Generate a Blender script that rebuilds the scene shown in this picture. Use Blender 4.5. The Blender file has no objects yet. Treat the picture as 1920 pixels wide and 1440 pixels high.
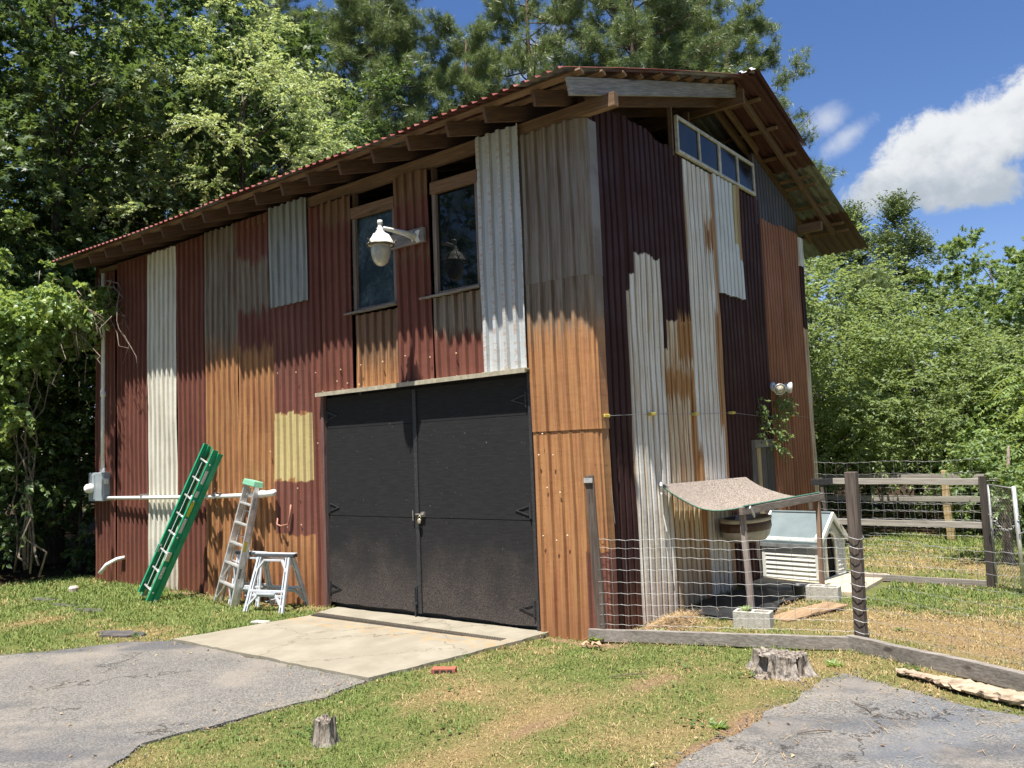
import bpy, math, random
import numpy as np
from mathutils import Vector, Matrix
R = math.radians
scene = bpy.context.scene
COL = scene.collection

# ---------------------------------------------------------------- camera
F_PX, YAW, PITCH, ROLL = 1550.15, 0.661, 0.079, -0.04
CAM = Vector((4.88, -7.632, 2.052))
fwd = Vector((-math.sin(YAW)*math.cos(PITCH), math.cos(YAW)*math.cos(PITCH), math.sin(PITCH)))
rt = Vector((math.cos(YAW), math.sin(YAW), 0)); up = rt.cross(fwd)
rt2 = rt*math.cos(ROLL)+up*math.sin(ROLL); up2 = -rt*math.sin(ROLL)+up*math.cos(ROLL)
cd = bpy.data.cameras.new("camera"); cam = bpy.data.objects.new("camera", cd); COL.objects.link(cam)
m = Matrix((rt2, up2, -fwd)).transposed().to_4x4(); m.translation = CAM
cam.matrix_world = m
cd.sensor_width = 36; cd.lens = 36*F_PX/1920; cd.clip_end = 3000; cd.clip_start = .05
scene.camera = cam

# ---------------------------------------------------------------- sun, sky, exposure
SUN = Vector((.090, -.325, 1)).normalized()
sl = bpy.data.lights.new("sun", 'SUN'); sl.energy = 5.0; sl.angle = R(.55); sl.color = (1, .95, .87)
so = bpy.data.objects.new("sun", sl); COL.objects.link(so)
so.rotation_euler = SUN.to_track_quat('Z', 'Y').to_euler(); so.location = (0, -10, 30)
scene.view_settings.view_transform = 'Standard'; scene.view_settings.look = 'None'
scene.view_settings.gamma = 1; scene.view_settings.exposure = 1.08
w = bpy.data.worlds.new("World"); scene.world = w; w.use_nodes = True

class NT:
    """small wrapper to write node trees briefly"""
    def __init__(s, tree): s.t = tree; s.n = tree.nodes; s.l = tree.links
    def node(s, typ, **kw):
        n = s.n.new(typ)
        for k, v in kw.items(): setattr(n, k, v)
        return n
    def put(s, sock, v):
        if isinstance(v, bpy.types.NodeSocket): s.l.new(v, sock)
        elif v is not None:
            if isinstance(v, (tuple, list)) and len(v) == 3 and sock.type == 'RGBA': v = (*v, 1)
            sock.default_value = v
    def math(s, op, a, b=None, c=None, clamp=False):
        n = s.node('ShaderNodeMath', operation=op, use_clamp=clamp)
        s.put(n.inputs[0], a)
        if b is not None: s.put(n.inputs[1], b)
        if c is not None: s.put(n.inputs[2], c)
        return n.outputs[0]
    def vmath(s, op, a, b=None):
        n = s.node('ShaderNodeVectorMath', operation=op); s.put(n.inputs[0], a)
        if b is not None: s.put(n.inputs[1], b)
        return n.outputs['Value'] if op in ('LENGTH', 'DOT_PRODUCT') else n.outputs[0]
    def comb(s, x, y, z):
        n = s.node('ShaderNodeCombineXYZ')
        for i, v in enumerate((x, y, z)): s.put(n.inputs[i], v)
        return n.outputs[0]
    def sep(s, v):
        n = s.node('ShaderNodeSeparateXYZ'); s.put(n.inputs[0], v); return n.outputs
    def noise(s, v, scale, detail=4, rough=.55, dist=0):
        n = s.node('ShaderNodeTexNoise'); s.put(n.inputs['Vector'], v)
        n.inputs['Scale'].default_value = scale; n.inputs['Detail'].default_value = detail
        n.inputs['Roughness'].default_value = rough; n.inputs['Distortion'].default_value = dist
        return n.outputs['Fac']
    def ramp(s, f, a, b, c0=0., c1=1.):
        n = s.node('ShaderNodeMapRange', interpolation_type='SMOOTHSTEP'); s.put(n.inputs[0], f)
        n.inputs[1].default_value = a; n.inputs[2].default_value = b
        s.put(n.inputs[3], c0); s.put(n.inputs[4], c1); return n.outputs[0]
    def mix(s, f, a, b, mode='MIX'):
        n = s.node('ShaderNodeMix', data_type='RGBA', blend_type=mode)
        s.put(n.inputs[0], f); s.put(n.inputs[6], a); s.put(n.inputs[7], b); return n.outputs[2]

def build_world():
    T = NT(w.node_tree); bg = w.node_tree.nodes['Background']
    sky = T.node('ShaderNodeTexSky', sky_type='NISHITA'); sky.sun_disc = False
    sky.sun_elevation = math.asin(SUN.z); sky.sun_rotation = math.atan2(SUN.x, SUN.y)
    sky.air_density = 1.0; sky.dust_density = .25; sky.ozone_density = 3.2; sky.altitude = 100
    d = T.node('ShaderNodeTexCoord').outputs['Generated']
    x, y, z = T.sep(d)
    ys = T.math('MAXIMUM', y, .05)
    p = T.comb(T.math('DIVIDE', x, ys), T.math('DIVIDE', z, ys), 0.0)
    def ell(cx, cy, ax, ay, rot):
        mp = T.node('ShaderNodeMapping', vector_type='TEXTURE')
        T.put(mp.inputs['Vector'], p); mp.inputs['Location'].default_value = (cx, cy, 0)
        mp.inputs['Rotation'].default_value = (0, 0, R(rot)); mp.inputs['Scale'].default_value = (ax, ay, 1)
        return T.math('SUBTRACT', 1.0, T.vmath('LENGTH', mp.outputs[0]))
    def mx(L):
        o = L[0]
        for e in L[1:]: o = T.math('MAXIMUM', o, e)
        return o
    big = mx([ell(-.225, .283, .062, .036, 20), ell(-.178, .305, .075, .058, 30), ell(-.125, .315, .08, .06, 15),
              ell(-.06, .33, .09, .05, 0), ell(-.15, .265, .09, .03, 0), ell(0.02, .34, .09, .05, 0)])
    wis = mx([ell(-.285, .378, .04, .026, 10), ell(-.262, .352, .045, .020, 25), ell(-.2, .222, .03, .01, 0),
              ell(-.125, .112, .05, .02, 0), ell(-.7, .6, .1, .05, 0)])
    nb = T.noise(p, 15, 10, .68, .35); nf = T.noise(p, 42, 6, .6, .2)
    mb = T.ramp(T.math('ADD', big, T.math('MULTIPLY', T.math('SUBTRACT', nb, .5), 1.7)), .02, .42)
    mw = T.ramp(T.math('ADD', wis, T.math('MULTIPLY', T.math('SUBTRACT', nb, .5), 1.5)), .0, .9, 0., .55)
    mask = T.math('MULTIPLY', T.math('MAXIMUM', mb, mw), T.ramp(y, .05, .1))
    # bright billows and thicker grey underside of the cloud itself
    lit = T.ramp(T.math('ADD', T.math('MULTIPLY', T.noise(T.vmath('ADD', p, (.012, .02, 0)), 20, 7, .6), .9), T.math('MULTIPLY', T.math('SUBTRACT', T.sep(p)[1], .28), 4.5)), .25, .75)
    cc = T.mix(lit, (4.5, 5.1, 5.8), (8.2, 8.4, 8.6))
    hs = T.node('ShaderNodeHueSaturation'); hs.inputs['Saturation'].default_value = 1.18; hs.inputs['Value'].default_value = 1.0
    T.put(hs.inputs['Color'], sky.outputs[0])
    T.put(bg.inputs['Color'], T.mix(mask, T.vmath('MULTIPLY', hs.outputs[0], (1.49, 1.30, 1.43)), cc)); bg.inputs['Strength'].default_value = .05
build_world()

# ---------------------------------------------------------------- helpers
def wloc(o):
    """world place of an unrotated parent chain"""
    v = Vector((0, 0, 0))
    while o is not None: v = v+o.location; o = o.parent
    return v
class MB:
    def __init__(s): s.v = []; s.f = []
    def add(s, vs, fs):
        o = len(s.v); s.v += [tuple(map(float, p)) for p in vs]; s.f += [tuple(i+o for i in f) for f in fs]; return s
    def box(s, x0, x1, y0, y1, z0, z1):
        return s.add([(x0,y0,z0),(x1,y0,z0),(x1,y1,z0),(x0,y1,z0),(x0,y0,z1),(x1,y0,z1),(x1,y1,z1),(x0,y1,z1)],
            [(0,3,2,1),(4,5,6,7),(0,1,5,4),(1,2,6,5),(2,3,7,6),(3,0,4,7)])
    def beam(s, p, q, wd, h, upv=(0,0,1), seg=1, wob=0, taper=1):
        p = Vector(p); q = Vector(q); d = (q-p).normalized(); sd = d.cross(Vector(upv)).normalized(); u = sd.cross(d)
        vs = []; fs = []
        rnd = random.Random(int(abs(p.x*91+p.y*57+p.z*31)*100))
        for i in range(seg+1):
            t = i/seg; c = p.lerp(q, t); k = 1+(taper-1)*t
            if 0 < i < seg and wob: c = c+sd*rnd.uniform(-wob, wob)+u*rnd.uniform(-wob, wob)
            for a, b in ((-1,-1),(1,-1),(1,1),(-1,1)): vs.append(c+sd*a*wd/2*k+u*b*h/2*k)
        for i in range(seg):
            o = i*4
            for j in range(4): fs.append((o+j, o+(j+1)%4, o+4+(j+1)%4, o+4+j))
        fs.append((3,2,1,0)); o = seg*4; fs.append((o,o+1,o+2,o+3))
        return s.add(vs, fs)
    def tube(s, pts, r, n=6, cap=True):
        pts = [Vector(p) for p in pts]; k = len(pts)
        if not isinstance(r, (list, tuple)): r = [r]*k
        vs = []; fs = []; ref = None
        for i, p in enumerate(pts):
            d = (pts[min(i+1, k-1)]-pts[max(i-1, 0)])
            if d.length < 1e-9: d = Vector((0, 0, 1))
            d.normalize()
            if ref is None: ref = Vector((0,0,1)) if abs(d.z) < .9 else Vector((1,0,0))
            a = d.cross(ref)
            if a.length < 1e-6: a = d.orthogonal()
            a.normalize(); b = a.cross(d); ref = b
            for j in range(n):
                t = 2*math.pi*j/n; vs.append(p+a*math.cos(t)*r[i]+b*math.sin(t)*r[i])
        for i in range(k-1):
            for j in range(n): fs.append((i*n+j, i*n+(j+1)%n, (i+1)*n+(j+1)%n, (i+1)*n+j))
        if cap: fs.append(tuple(range(n-1, -1, -1))); fs.append(tuple((k-1)*n+j for j in range(n)))
        return s.add(vs, fs)
    def lathe(s, prof, c=(0,0,0), n=20, M=None):
        vs = []; fs = []; k = len(prof)
        for r_, z in prof:
            for j in range(n):
                t = 2*math.pi*j/n; v = Vector((r_*math.cos(t), r_*math.sin(t), z))
                if M: v = M @ v
                vs.append(v+Vector(c))
        for i in range(k-1):
            for j in range(n): fs.append((i*n+j, i*n+(j+1)%n, (i+1)*n+(j+1)%n, (i+1)*n+j))
        fs.append(tuple(range(n-1, -1, -1))); fs.append(tuple((k-1)*n+j for j in range(n)))
        return s.add(vs, fs)
    def prism(s, poly, vec):
        """closed planar polygon (3-D points) pushed along vec"""
        n = len(poly); a = [Vector(p) for p in poly]; b = [p+Vector(vec) for p in a]
        fs = [tuple(range(n-1, -1, -1)), tuple(range(n, 2*n))]+[(i, (i+1)%n, n+(i+1)%n, n+i) for i in range(n)]
        return s.add(a+b, fs)
    def build(s, name, mat, parent=None, smooth=False, bevel=0, origin=None, local=False):
        me = bpy.data.meshes.new(name)
        vs = s.v
        if parent is not None and not local:
            wl = wloc(parent); vs = [tuple(Vector(p)-wl) for p in vs]
        if origin is not None: vs = [tuple(Vector(p)-Vector(origin)) for p in vs]
        me.from_pydata(vs, [], s.f); me.validate(); me.update()
        me.materials.append(mat)
        if smooth: me.polygons.foreach_set('use_smooth', [True]*len(me.polygons))
        o = bpy.data.objects.new(name, me); COL.objects.link(o)
        if origin is not None: o.location = origin
        if parent is not None: o.parent = parent
        if bevel:
            b = o.modifiers.new('b', 'BEVEL'); b.width = bevel; b.segments = 2; b.limit_method = 'ANGLE'
        return o

def np_mesh(name, verts, faces, mat, parent=None, attrs=None, smooth=False, local=False):
    """verts (N,3), faces (M,k) with one k"""
    if parent is not None and not local: verts = verts-np.array(wloc(parent))
    me = bpy.data.meshes.new(name); N = len(verts); M, k = faces.shape
    me.vertices.add(N); me.vertices.foreach_set('co', verts.astype(np.float32).ravel())
    me.loops.add(M*k); me.loops.foreach_set('vertex_index', faces.astype(np.int32).ravel())
    me.polygons.add(M); me.polygons.foreach_set('loop_start', np.arange(0, M*k, k, dtype=np.int32))
    if smooth: me.polygons.foreach_set('use_smooth', np.ones(M, dtype=bool))
    me.update(calc_edges=True)
    for an, arr in (attrs or {}).items():
        a = me.attributes.new(an, 'FLOAT', 'POINT'); a.data.foreach_set('value', arr.astype(np.float32))
    me.materials.append(mat)
    o = bpy.data.objects.new(name, me); COL.objects.link(o)
    if parent is not None: o.parent = parent
    return o

def tag(o, label=None, cat=None, group=None, kind=None):
    if label: o['label'] = label
    if cat: o['category'] = cat
    if group: o['group'] = group
    if kind: o['kind'] = kind
    return o
def thing(name, label, cat, loc=(0,0,0), rz=0, group=None):
    o = bpy.data.objects.new(name, None); COL.objects.link(o); o.location = loc; o.rotation_euler = (0,0,rz)
    o.empty_display_size = .3
    return tag(o, label, cat, group)
def copy_tree(o, parent=None):
    c = o.copy(); COL.objects.link(c)
    if parent is not None: c.parent = parent
    for ch in list(o.children): copy_tree(ch, c)
    return c

# value noise in numpy (used for ground height, dryness of the grass, edges)
def _h(ix, iy, s):
    h = (ix.astype(np.int64)*374761393+iy.astype(np.int64)*668265263+s*69069) & 0xffffffff
    h = ((h ^ (h >> 13))*1274126177) & 0xffffffff
    return ((h ^ (h >> 16)) & 0xffff)/65535.
def vnoise(x, y, s=0):
    x = np.asarray(x, float); y = np.asarray(y, float)
    ix = np.floor(x); iy = np.floor(y); fx = x-ix; fy = y-iy
    fx = fx*fx*(3-2*fx); fy = fy*fy*(3-2*fy)
    a = _h(ix, iy, s); b = _h(ix+1, iy, s); c = _h(ix, iy+1, s); d = _h(ix+1, iy+1, s)
    return (a*(1-fx)+b*fx)*(1-fy)+(c*(1-fx)+d*fx)*fy
def fbm(x, y, s=0, o=4):
    t = 0; a = .5; n = 0
    for i in range(o):
        t = t+a*vnoise(x*2**i, y*2**i, s+i*17); n += a; a *= .5
    return t/n

# ---------------------------------------------------------------- materials
def new_mat(name):
    m = bpy.data.materials.new(name); m.use_nodes = True
    T = NT(m.node_tree); b = m.node_tree.nodes['Principled BSDF']
    return m, T, b
def simple(name, col, rough=.6, metal=0, var=.25, scale=8, dirt=None, dirt_amt=.5, bump=0, bscale=40, stretch=(1,1,1), spec=.5):
    m, T, b = new_mat(name)
    co = T.vmath('MULTIPLY', T.node('ShaderNodeTexCoord').outputs['Object'], stretch)
    n = T.noise(co, scale, 6, .6)
    c = T.mix(T.ramp(n, .3, .7), tuple(k*(1-var) for k in col), tuple(min(1, k*(1+var)) for k in col))
    if dirt: c = T.mix(T.ramp(T.noise(co, scale*.45, 7, .7), .52, .68, 0., dirt_amt), c, dirt)
    T.put(b.inputs['Base Color'], c); b.inputs['Roughness'].default_value = rough; b.inputs['Metallic'].default_value = metal
    b.inputs['Specular IOR Level'].default_value = spec
    if bump:
        bn = T.node('ShaderNodeBump'); bn.inputs['Strength'].default_value = bump; bn.inputs['Distance'].default_value = .01
        T.put(bn.inputs['Height'], T.noise(co, bscale, 5, .6)); T.put(b.inputs['Normal'], bn.outputs[0])
    return m
def wood(name, c0, c1, axis='x', rough=.85, grey=None, knots=True):
    m, T, b = new_mat(name)
    st = {'x': (.06, 1, 1), 'y': (1, .06, 1), 'z': (1, 1, .06)}[axis[0]]
    raw = T.node('ShaderNodeTexCoord').outputs['Object']
    if len(axis) > 1:      # timber lying along a roof slope
        q_ = T.sep(raw); raw = T.comb(q_[0], q_[1], T.math('MULTIPLY_ADD', q_[1], -.315 if axis[1] == 'f' else .315, q_[2]))
    co = T.vmath('MULTIPLY', raw, st)
    g = T.noise(co, 55, 5, .65, .4); g2 = T.noise(co, 9, 3, .6)
    c = T.mix(T.ramp(g, .35, .65), c0, c1)
    c = T.mix(T.ramp(g2, .4, .7, 0., .45), c, tuple(k*.45 for k in c0))
    if grey: c = T.mix(T.ramp(T.noise(raw, 1.3, 4), .42, .62), c, grey)
    if knots:
        kn = T.ramp(T.noise(T.vmath('MULTIPLY', raw, tuple(k*3 if k < 1 else k for k in st)), 9, 1, .3), .74, .8)
        c = T.mix(T.math('MULTIPLY', kn, .7), c, (.02, .012, .008))
    T.put(b.inputs['Base Color'], c); b.inputs['Roughness'].default_value = rough
    bn = T.node('ShaderNodeBump'); bn.inputs['Strength'].default_value = .5; bn.inputs['Distance'].default_value = .006
    T.put(bn.inputs['Height'], g); T.put(b.inputs['Normal'], bn.outputs[0])
    return m

RED = (.175, .066, .050); MAROON = (.055, .027, .025)
GOLD = (.44, .225, .095); GREYBR = (.27, .235, .185)
CREAM = (.74, .72, .62); BLUEG = (.56, .60, .62); RUST = (.27, .105, .028); OCHRE = (.52, .42, .19)
WHITEG = (.86, .86, .82); ORANGE = (.38, .155, .072)
# colour word -> (albedo, streak colour, streak amount, roughness, specular)
FIN = {
 'red': (RED, (.27, .12, .08), .45, .5, .12), 'umber': ((.22, .13, .075), (.14, .075, .045), .7, .5, .25), 'maroon': (MAROON, (.10, .04, .036), .25, .5, .10),  # umber: weathered brown, darkened to carry some eave shade
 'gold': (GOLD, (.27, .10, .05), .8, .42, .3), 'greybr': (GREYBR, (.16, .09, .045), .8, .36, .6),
 'cream': (CREAM, (.42, .30, .14), .25, .5, .5), 'blueg': (BLUEG, (.40, .34, .22), .45, .5, .5),
 'white': (WHITEG, (.50, .33, .13), .7, .5, .4), 'bluew': ((.78, .82, .84), (.55, .50, .36), .5, .5, .4), 'ochre': (OCHRE, (.62, .52, .26), .8, .45, .5),
 'rust': ((.74, .64, .46), (.46, .20, .065), .95, .6, .3), 'orange': (ORANGE, (.17, .055, .028), .6, .6, .4),
 'stain': ((.50, .27, .11), (.26, .11, .045), .9, .6, .3), 'dgrey': ((.06, .057, .056), (.10, .09, .08), .5, .5, .5), 'galv': ((.34, .37, .36), (.2, .19, .16), .6, .45, .5)}
def panel_mat(name, fin, ax, off=0., bands=(), valley=None, crest=None, crest_col=RUST, seed=0, top=None, mud=.35, holes=None):
    """corrugated sheet: fin = finish word; bands = [(finish, h0, h1, z0, z1)], h runs along the wall;
    valley = (colour, amount): the low flutes are that colour; ax = 'x' front wall, 'y' gable wall"""
    m, T, b = new_mat(name)
    raw = T.node('ShaderNodeTexCoord').outputs['Object']; X, Y, Z = T.sep(raw)
    H = X if ax == 'x' else Y; RIB = T.node('ShaderNodeAttribute', attribute_name='rib').outputs['Fac']; D = T.math('MULTIPLY_ADD', RIB, .04, off)     # D: how far this point of the sheet stands out
    sv = T.comb(T.math('ADD', H, seed*3.7), 0.0, T.math('MULTIPLY', Z, .035))
    streak = T.noise(sv, 26, 7, .68)
    bl = T.noise(T.comb(T.math('ADD', H, seed*1.3), seed*2.1, Z), 1.6, 5, .6)
    fine = T.noise(T.comb(H, D, Z), 60, 4, .7)
    hs_ = T.noise(T.comb(T.math('MULTIPLY', H, .35), 0.0, T.math('ADD', Z, seed*1.1)), 14, 5, .7)   # fine level marks
    def paint(k):
        c, sc, am, ro, sp = FIN[k]
        o = T.mix(T.ramp(streak, .42, .62, 0., am), c, sc)
        return T.mix(T.ramp(bl, .3, .72, 0., .38), o, tuple(x*.6 for x in c)), ro
    col, ro = paint(fin)
    if top:  # top tone: weathering, plus eave shade put into the colour
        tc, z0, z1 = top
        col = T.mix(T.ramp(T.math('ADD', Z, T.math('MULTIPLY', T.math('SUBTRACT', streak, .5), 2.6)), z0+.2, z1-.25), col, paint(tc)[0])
    for bd in bands:
        (k, h0, h1, z0, z1) = bd[:5]
        wob = T.math('MULTIPLY', T.math('SUBTRACT', T.noise(T.comb(H, 0.0, seed+z0), 5.5, 2, .6), .5), .16)
        step = T.math('MULTIPLY', T.math('SUBTRACT', T.noise(T.comb(T.math('SNAP', H, .15), 0.0, seed+z1), 7.3, 2, .6), .5), .28)
        zz = T.math('ADD', Z, T.math('ADD', wob, T.math('ADD', step, T.math('MULTIPLY', T.math('SUBTRACT', fine, .5), .05))))
        sf = .012
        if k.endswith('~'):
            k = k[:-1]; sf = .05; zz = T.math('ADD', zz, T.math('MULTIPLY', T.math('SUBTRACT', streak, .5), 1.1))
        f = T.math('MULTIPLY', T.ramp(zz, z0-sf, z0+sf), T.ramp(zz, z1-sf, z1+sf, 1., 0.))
        f = T.math('MULTIPLY', f, T.math('MULTIPLY', T.ramp(H, h0-.004, h0+.004), T.ramp(H, h1-.004, h1+.004, 1., 0.)))
        pc_ = paint(k)[0]
        if len(bd) > 5:
            pc_ = T.mix(T.ramp(T.math('ADD', D, T.math('MULTIPLY', T.math('SUBTRACT', streak, .5), .03)), off+.008, off+.036, bd[6], 0.), pc_, bd[5])
        col = T.mix(f, col, pc_)
    if valley:
        vc, va = valley
        f = T.ramp(T.math('ADD', D, T.math('MULTIPLY', T.math('SUBTRACT', streak, .5), .03)), off+.008, off+.036, va, 0.)
        col = T.mix(f, col, vc)
    if crest:
        f = T.math('MULTIPLY', T.ramp(D, off+.03, off+.036), T.ramp(T.noise(T.comb(T.math('MULTIPLY', H, .4), 0.0, Z), 9+seed, 7, .75), .5, .56, 0., crest))
        col = T.mix(f, col, crest_col)
    # shade of every rib's steep sides put into the colour, streaked with grime
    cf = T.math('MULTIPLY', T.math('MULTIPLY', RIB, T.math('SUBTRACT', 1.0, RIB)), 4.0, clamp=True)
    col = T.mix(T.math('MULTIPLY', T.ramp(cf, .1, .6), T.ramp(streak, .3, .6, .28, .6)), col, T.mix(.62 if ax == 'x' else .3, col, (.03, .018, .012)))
    # rust freckles, grime and the mud splashed up from the ground
    col = T.mix(T.ramp(T.noise(T.comb(H, D, Z), 34, 3, .7), .66, .72, 0., .6), col, (.09, .035, .015))
    col = T.mix(T.ramp(hs_, .6, .75, 0., .22), col, (.09, .06, .035))
    mz = T.math('ADD', Z, T.math('MULTIPLY', T.math('SUBTRACT', streak, .5), .9))
    col = T.mix(T.ramp(mz, .02, .7, mud, 0.), col, (.20, .085, .045))
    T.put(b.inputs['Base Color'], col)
    T.put(b.inputs['Roughness'], T.ramp(T.math('ADD', bl, T.math('MULTIPLY', fine, .3)), .3, .9, ro-.08, ro+.25))
    b.inputs['Specular IOR Level'].default_value = FIN[fin][4]
    bn = T.node('ShaderNodeBump'); bn.inputs['Strength'].default_value = .25; bn.inputs['Distance'].default_value = .012
    T.put(bn.inputs['Height'], T.math('ADD', hs_, T.math('MULTIPLY', bl, 3.))); T.put(b.inputs['Normal'], bn.outputs[0])
    return m

M_woodbr = wood('rafter_wood', (.095, .05, .03), (.16, .09, .055), 'yf'); M_woodrr = wood('rear_rafter_wood', (.105, .06, .036), (.18, .11, .068), 'yr'); M_greyf = wood('grey_rafter_wood', (.20, .185, .17), (.36, .34, .31), 'yf')
M_woodbrx = wood('plate_wood', (.15, .085, .045), (.24, .15, .088), 'x')
M_woodbrz = wood('stud_wood', (.12, .07, .045), (.2, .13, .09), 'z')
M_greywx = wood('weathered_board_x', (.19, .165, .14), (.31, .28, .25), 'x')
M_palerail = wood('pale_rail_wood', (.28, .255, .22), (.42, .39, .345), 'x')
M_greywy = wood('weathered_board_y', (.16, .13, .11), (.27, .235, .20), 'y')
M_greywz = wood('weathered_post', (.085, .068, .058), (.16, .13, .11), 'z')
M_lightz = wood('pale_post', (.38, .27, .13), (.5, .38, .2), 'z')
M_galv = simple('galvanised_wire', (.27, .27, .265), .5, .2, .25, 20)
M_alu = simple('aluminium', (.62, .62, .60), .38, .55, .18, 12, dirt=(.4, .38, .33), dirt_amt=.4)
M_whitep = simple('white_paint', (.78, .77, .73), .45, 0, .08, 6, dirt=(.45, .42, .33), dirt_amt=.5)
M_black = simple('black_iron', (.03, .03, .032), .5, 0, .3, 30)
M_rustyscrew = simple('screw_head', (.6, .45, .3), .4, .4, .3, 30)

# ---------------------------------------------------------------- ground
def gz(x, y): return -.02-.007*np.clip(-np.asarray(x, float), 0, 14)+.004*np.clip(np.asarray(y, float)-6, 0, 20)
def ragged(poly, step=.06, amp=.05, seed=3):
    out = []
    n = len(poly)
    for i in range(n):
        a = Vector(poly[i]); b = Vector(poly[(i+1) % n]); L = (b-a).length
        if L > 14: k = 8
        else: k = max(2, int(L/step))
        nn = Vector((-(b-a).y, (b-a).x)).normalized()
        for j in range(k):
            p = a.lerp(b, j/k); d = (float(fbm(p.x*3.1, p.y*3.1, seed))-.5)*2*amp+(float(vnoise(p.x*19, p.y*19, seed+5))-.5)*amp*.5
            out.append(p+nn*d)
    return out
def inside(px, py, poly):
    r = np.zeros(px.shape, bool); n = len(poly)
    for i in range(n):
        x0, y0 = poly[i][0], poly[i][1]; x1, y1 = poly[(i+1) % n][0], poly[(i+1) % n][1]
        if y0 == y1: continue
        c = ((y0 > py) != (y1 > py)) & (px < (x1-x0)*(py-y0)/(y1-y0)+x0); r ^= c
    return r
ASPH_L = [(-5.0, -2.62), (-4.49, -2.31), (-1.05, -2.36), (-1.0, -2.9), (-1.16, -3.77), (-1.28, -4.4), (-1.0, -4.8), (.3, -7), (1, -14), (-22, -14), (-15, -10), (-9, -6.3), (-6.6, -4.6), (-5.42, -3.4)]
ASPH_R = [(2.24, -3.3), (2.28, -2.79), (2.33, -2.1), (2.38, -1.65), (2.44, -.8), (2.45, -.4), (2.54, -.06), (2.8, -.15), (3.1, -.3), (3.7, -.55), (4.6, -.85), (9, -2.6), (14, -16), (2.6, -16), (1.9, -7), (2.1, -4.4)]
SLAB = [(-4.49, -2.30), (-1.05, -2.34), (-.72, -.62), (-.66, -.02), (-4.25, -.02), (-4.12, -.62)]
asphL = ragged(ASPH_L, .06, .06); asphR = ragged(ASPH_R, .06, .07, 9)
def gauss(x, y, cx, cy, sx, sy, a=0):
    c, s = math.cos(a), math.sin(a); dx = x-cx; dy = y-cy
    return np.exp(-((dx*c+dy*s)/sx)**2-((-dx*s+dy*c)/sy)**2)
def dryness(x, y):
    n = fbm(x*.9, y*.9, 11, 4); n2 = fbm(x*4, y*4, 29, 3)
    d = .22+(n-.5)*1.3+(n2-.5)*.7
    d += .55*gauss(x, y, 3.0, 2.2, 1.7, 1.1)+.5*gauss(x, y, 4.2, 1.2, 1.2, 1.5)     # tan ground inside the pen
    d -= .25*gauss(x, y, 2.4, 4.2, 1.3, .8); d += .3*gauss(x, y, 3, 7, 1.5, 1)
    d += .45*gauss(x, y, .95, -2.6, .22, 1.5, -.10)+.4*gauss(x, y, 1.25, -1.0, .3, .6)+.35*gauss(x, y, -.1, -2.3, .2, .8, -.5)
    d += .4*gauss(x, y, 2.15, -.9, .28, .9)+.3*gauss(x, y, -.6, -.6, .7, .25)
    d -= .3*gauss(x, y, 1.4, -2.6, .35, .9); d -= .12*gauss(x, y, -9, -1.6, 2.5, .9); d += .3*gauss(x, y, -6, -2.2, 1.5, .5)
    d += .4*gauss(x, y, .35, 1.0, .5, .8)
    return np.clip(d, 0, 1)
def bareness(x, y):
    n = fbm(x*2.3, y*2.3, 47, 4)
    b = .55*gauss(x, y, 1.05, -2.4, .16, 1.3, -.1)+.6*gauss(x, y, 1.3, -.9, .3, .35)+.4*gauss(x, y, -5.2, -2.6, .8, .22)
    b += .9*gauss(x, y, .25, .7, .25, .8)+.7*gauss(x, y, .9, 1.9, .9, .7)+.5*gauss(x, y, 3.9, 1.6, .9, .9)+.45*gauss(x, y, 2.9, 7, 1.0, .7)
    b += .8*gauss(x, y, -.4, -.15, .9, .12)+.8*gauss(x, y, -7.5, -.15, 3.5, .10)+np.where(x < -12.2, .9, 0)*np.clip((-11.6-x), 0, 1)+np.where(y > 11, .9, 0)
    b += .5*gauss(x, y, 2.25, -1.4, .15, 1.6)+.35*gauss(x, y, -.3, -2.7, .2, .7, -.5)
    ed = np.minimum(edge_dist(x, y, ASPH_L), edge_dist(x, y, ASPH_R)); b += .38*np.exp(-(ed/.10)**2)
    return np.clip(b+(n-.5)*.9-.08, 0, 1)
def edge_dist(x, y, poly):
    d = np.full(np.shape(x), 99.)
    for i in range(len(poly)):
        a = poly[i]; b = poly[(i+1) % len(poly)]; vx, vy = b[0]-a[0], b[1]-a[1]; L = vx*vx+vy*vy
        t = np.clip(((x-a[0])*vx+(y-a[1])*vy)/L, 0, 1); d = np.minimum(d, np.hypot(x-a[0]-t*vx, y-a[1]-t*vy))
    return d
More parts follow.
